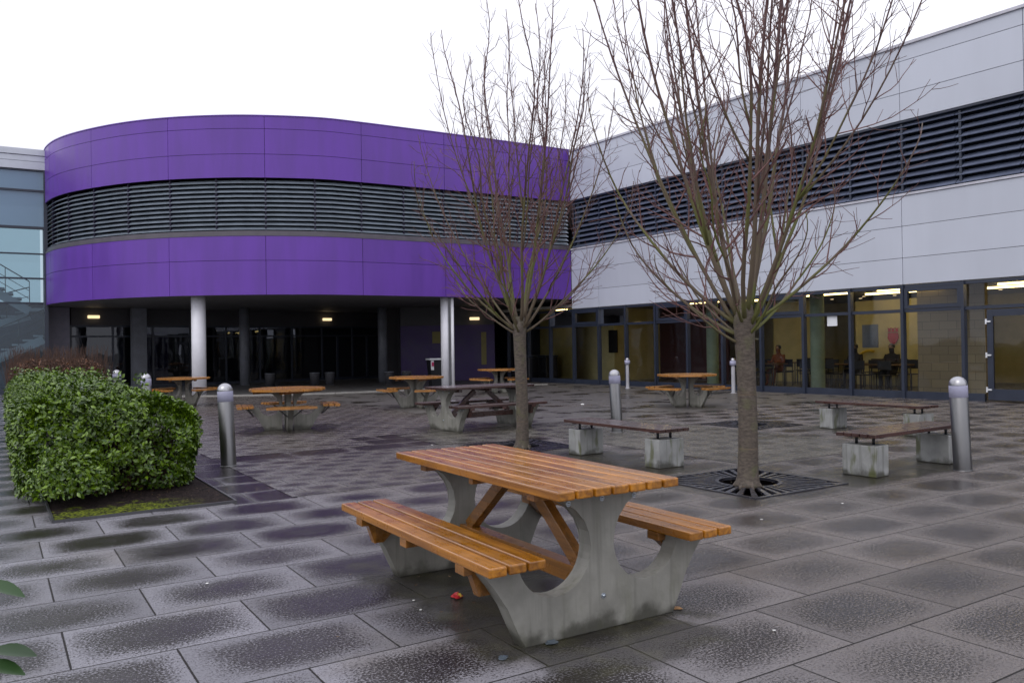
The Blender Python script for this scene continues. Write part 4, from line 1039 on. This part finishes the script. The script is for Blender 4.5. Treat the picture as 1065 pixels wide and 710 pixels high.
# near shrub at lower left
NS=empty('laurel_shrub',(-2.05,2.26,0),0,'glossy dark green shrub tips poking in at the lower left corner','shrub')
sg=np.random.default_rng(9); b=MB(); LP=[];LN=[]
def bigleaf(b,p,d,n,ln,wd_):
    d=d.normalized(); s=d.cross(n).normalized(); n=s.cross(d).normalized(); row=[]
    for i in range(7):
        t_=i/6; wv=wd_*math.sin(math.pi*min(1,t_*.93+.05))**.8; c=p+d*ln*t_-n*ln*.22*t_*t_; row.append((c+s*wv+n*wv*.35,c,c-s*wv+n*wv*.35))
    vr=[[b.bm.verts.new(x) for x in r] for r in row]
    for i in range(6):
        for j in range(2): f=b.bm.faces.new((vr[i][j],vr[i][j+1],vr[i+1][j+1],vr[i+1][j])); f.smooth=True
lb=MB(); sb=MB()
tips=[(Vector((.40,.30,.50)),Vector((1,.15,.0))),(Vector((.38,.28,.465)),Vector((.9,.1,-.1))),(Vector((.37,.30,.71)),Vector((1,.2,-.2)))]
for tp_,dr_ in tips[:1]:
    sb.tube([(0,0,0),(.05,tp_.y*.4,.3),(tp_.x*.6,tp_.y*.8,tp_.z*.95),tuple(tp_)],[.012,.009,.006,.004],6); sb.build('stem',M['twigbrown'],NS)
for tp_,dr_ in tips: bigleaf(lb,tp_,dr_,Vector((0,-.35,1)),.13,.03)
for _ in range(22):
    a=sg.uniform(0,6.28); h=sg.uniform(.5,.75); tpv=Vector((-.15+.22*math.cos(a),.1+.28*math.sin(a),h)); sb=MB(); sb.tube([(0,0,0),tuple(tpv*.5),tuple(tpv)],[.01,.007,.004],5); sb.build('stem',M['twigbrown'],NS)
    for k in range(8):
        a2=k*2.4; d=Vector((math.cos(a2),math.sin(a2),sg.uniform(-.1,.6))); bigleaf(lb,tpv*(1-.05*k),d,Vector((0,0,1)),sg.uniform(.07,.11),.02)
bmesh.ops.recalc_face_normals(lb.bm,faces=lb.bm.faces)
M['bigleaf']=leafmat('dark_laurel_leaf',(.008,.028,.006),(.02,.06,.01),.42)
lb.build('leaves',M['bigleaf'],NS)
# ------------------------------------------------------------------ litter
def crumple(name,loc,r,mat,label,seed,flat=.6,extra=None):
    bm=bmesh.new(); bmesh.ops.create_icosphere(bm,subdivisions=2,radius=r); rg=np.random.default_rng(seed)
    for v in bm.verts: v.co*=rg.uniform(.55,1.2); v.co.z=abs(v.co.z)*flat if v.co.z<0 else v.co.z*flat
    me=bpy.data.meshes.new(name); bm.to_mesh(me); bm.free(); me.materials.append(mat); o=bpy.data.objects.new(name,me); col.objects.link(o); o.location=loc; tag(o,label,'litter'); return o
wr_=empty('sweet_wrapper',(-.338,4.672,.004),0,'crumpled red and yellow wrapper lying under the foreground table','litter')
for nm,mm,off,sd_ in [('red_foil','litter_red',(0,0,0),1),('yellow_foil','litter_yellow',(.012,-.008,.008),2)]:
    bm=bmesh.new(); bmesh.ops.create_icosphere(bm,subdivisions=2,radius=.03 if sd_==1 else .017); rg=np.random.default_rng(sd_)
    for v in bm.verts: v.co*=rg.uniform(.5,1.35); v.co.z=max(v.co.z,-.0)*.8+.002
    me=bpy.data.meshes.new(nm); bm.to_mesh(me); bm.free(); me.materials.append(M[mm]); o=bpy.data.objects.new(nm,me); col.objects.link(o); o.parent=wr_; o.location=off
crumple('crumpled_film',(.167,3.94,.004),.036,M['film'],'crushed pale blue film at the front corner of the table base',4,.25)
crumple('crumpled_film',(-.063,3.753,.004),.028,M['film'],'smaller crushed clear film lying nearer than the table base',6,.25)
crumple('dead_leaf',(.872,4.42,.004),.035,M['dryleaf'],'tan dead leaf at the right foot of the foreground table',8,.15)
crumple('pink_petal',(-3.62,9.0,.004),.02,M['litter_red'],'small pink scrap on dark slab between hedge and near bollard',9,.3)
scr=[(-1.9,5.02,.010),(1.28,4.05,.009),(-.52,4.45,.008),(-.58,4.62,.008),(2.0,6.6,.012),(-1.2,12.0,.02),(-.65,17.5,.03),(.5,19.6,.04),(2.9,7.2,.012),(1.7,19.9,.05),(.1,20.3,.04)]
for i,(x,y,r) in enumerate(scr):
    o=crumple('paper_scrap',(x,y,.006),r,M['gum'],'tiny white scrap of litter scattered on the wet paving',20+i,.4); o['group']='white litter scraps on the paving'
lf=np.random.default_rng(77); V=[];Fc=[]
cl=[(1.15,19.4,.75,.22,260),(.9,20.3,1.6,.9,130),(2.35,8.3,.35,.35,60),(.12,11.6,.4,.4,50),(-3.3,8.35,.7,.25,130),(0,8,5,4,70),(3,16,3,3,90),(-.6,4.9,.8,.6,26),(-3,20,4,3,60),(3.0,6.0,1.8,1.5,26)]
for cx_,cy_,sx_,sy_,n_ in cl:
    for _ in range(n_):
        x=cx_+lf.normal(0,sx_);y=cy_+lf.normal(0,sy_); a=lf.uniform(0,6.28); r=lf.uniform(.006,.016)*(1.6 if cy_>15 else 1); k=len(V)
        for j,(q,h) in enumerate([(1,.006),(.45,.002),(1,.008),(.4,.003)]):
            aa=a+j*math.pi/2; V.append((x+r*q*math.cos(aa),y+r*q*math.sin(aa),.016+h*lf.uniform(.2,1)))
        Fc.append((k,k+1,k+2,k+3))
M['flake']=leafmat('leaf_litter_flakes',(.03,.015,.008),(.16,.09,.035),.5)
tag(pyd('leaf_litter',V,Fc,M['flake']),'small brown leaf crumbs strewn over the wet paving','leaf litter',kind='stuff')
# ------------------------------------------------------------------ cafe inside the wing
def wp(s,o,z=0.02): p=wr*s+wn*(wd+o); return (p.x,p.y,z)
ct=empty('cafe_table'); b=MB(); b.box((0,0,.73),(1.4,.7,.035),bevel=.008); b.build('tabletop',plain('brown_laminate',(.12,.07,.04),.4),ct)
for sx_ in (-.6,.6):
    for sy_ in (-.28,.28):
        b=MB(); b.tube([(sx_,sy_,0),(sx_,sy_,.712)],.018,8); b.build('leg',M['darksteel'],ct)
cc_=empty('cafe_chair')
b=MB(); b.box((0,0,.45),(.42,.42,.03),bevel=.01); b.build('seat',M['black'],cc_)
b=MB(); b.box((0,.2,.74),(.40,.03,.26),bevel=.01); b.tube([(-.18,.2,.44),(-.18,.2,.86)],.012,6); b.tube([(.18,.2,.44),(.18,.2,.86)],.012,6); b.build('backrest',M['black'],cc_)
for sx_ in (-.18,.18):
    for sy_ in (-.18,.18): b=MB(); b.tube([(sx_,sy_,0),(sx_,sy_,.435)],.012,6); b.build('leg',M['darksteel'],cc_)
tb=[(-17.2,2.6),(-14.9,2.9),(-13.0,2.7),(-12.3,5.6),(-13.9,3.75),(-17.0,4.6)]
lt=['cafe table behind the glazing just right of the near tree trunk','cafe table indoors under the white window sticker','cafe table indoors in front of the red crest','cafe table deep indoors behind the beige block wall','cafe table indoors in front of the yellow partition','cafe table deep indoors near the grey notice board']
fc=True; ls=['indoor table nearest the thicker trunk','indoor table below the white sticker','indoor table below the red crest','indoor table behind the block wall','indoor table before the yellow partition','deep indoor table by the notice board']
for i,(s,o) in enumerate(tb):
    x=ct if i==0 else copy_tree(ct); x.location=wp(s,o); x.rotation_euler=(0,0,wy); tag(x,lt[i],'table','cafe tables inside the wing')
    for j,(dx,dy,ra) in enumerate([(-.4,-.55,math.pi),(.4,-.55,math.pi),(-.4,.55,0),(.4,.55,0)]):
        c=cc_ if fc else copy_tree(cc_); fc=False
        c.location=wp(s+dx,o+dy); c.rotation_euler=(0,0,wy+ra)
        side='near' if dy<0 else 'far'; lr='left' if dx<0 else 'right'
        tag(c,f'black chair at the {side} {lr} corner of the {ls[i]}','chair','cafe chairs inside the wing')
def person(loc,rz,label,cloth):
    t=empty('person',loc,rz,label,'person')
    J={'pel':(0,0,.52),'bel':(0,.02,.68),'chest':(0,.02,.92),'neck':(0,.0,1.1),'head':(0,-.03,1.22),'top':(0,-.03,1.31)}
    V=[(0,0,.5),(0,.02,.68),(0,.01,.92),(0,0,1.06),(0,-.03,1.16),(0,-.03,1.28)]; RR=[.15,.14,.16,.06,.085,.075]; E=[(0,1),(1,2),(2,3),(3,4),(4,5)]
    for s in (-1,1):
        k=len(V); V+=[(s*.09,-.05,.5),(s*.12,-.42,.52),(s*.12,-.45,.08),(s*.12,-.58,.05)]; RR+=[.09,.07,.045,.035]; E+=[(0,k),(k,k+1),(k+1,k+2),(k+2,k+3)]
        k=len(V); V+=[(s*.19,.01,1.0),(s*.24,-.06,.76),(s*.16,-.33,.79),(s*.13,-.40,.79)]; RR+=[.06,.045,.035,.03]; E+=[(2,k),(k,k+1),(k+1,k+2),(k+2,k+3)]
    me=bpy.data.meshes.new('body'); me.from_pydata(V,E,[]); o=bpy.data.objects.new('body',me); col.objects.link(o); me.materials.append(cloth)
    m=o.modifiers.new('s','SKIN'); 
    for i,sv in enumerate(me.skin_vertices[0].data): sv.radius=(RR[i],RR[i]); sv.use_root=(i==0)
    o.modifiers.new('d','SUBSURF').levels=2; o.modifiers['d'].render_levels=2; o.parent=t
    b=MB(); b.lathe([(0,-.02),(.07,-.01),(.085,.04),(.075,.09),(.04,.115),(0,.12)],16,(0,-.025,1.21)); b.build('head_skin',M['skin'],t)
    b=MB(); b.lathe([(.088,.02),(.095,.07),(.08,.12),(.04,.145),(0,.15)],16,(0,-.01,1.20)); b.build('hair',M['hair'],t)
person(wp(-14.4,3.45,.02),wy,'person in dark clothes sitting at the cafe table under the sticker',M['cloth'])
person(wp(-17.0,3.15,.02),wy,'person in orange brown top sitting at the table right of the trunk',M['orange'])
person(wp(-13.1,3.25,.02),wy,'person in dark clothes sitting at the table below the red crest',M['cloth'])
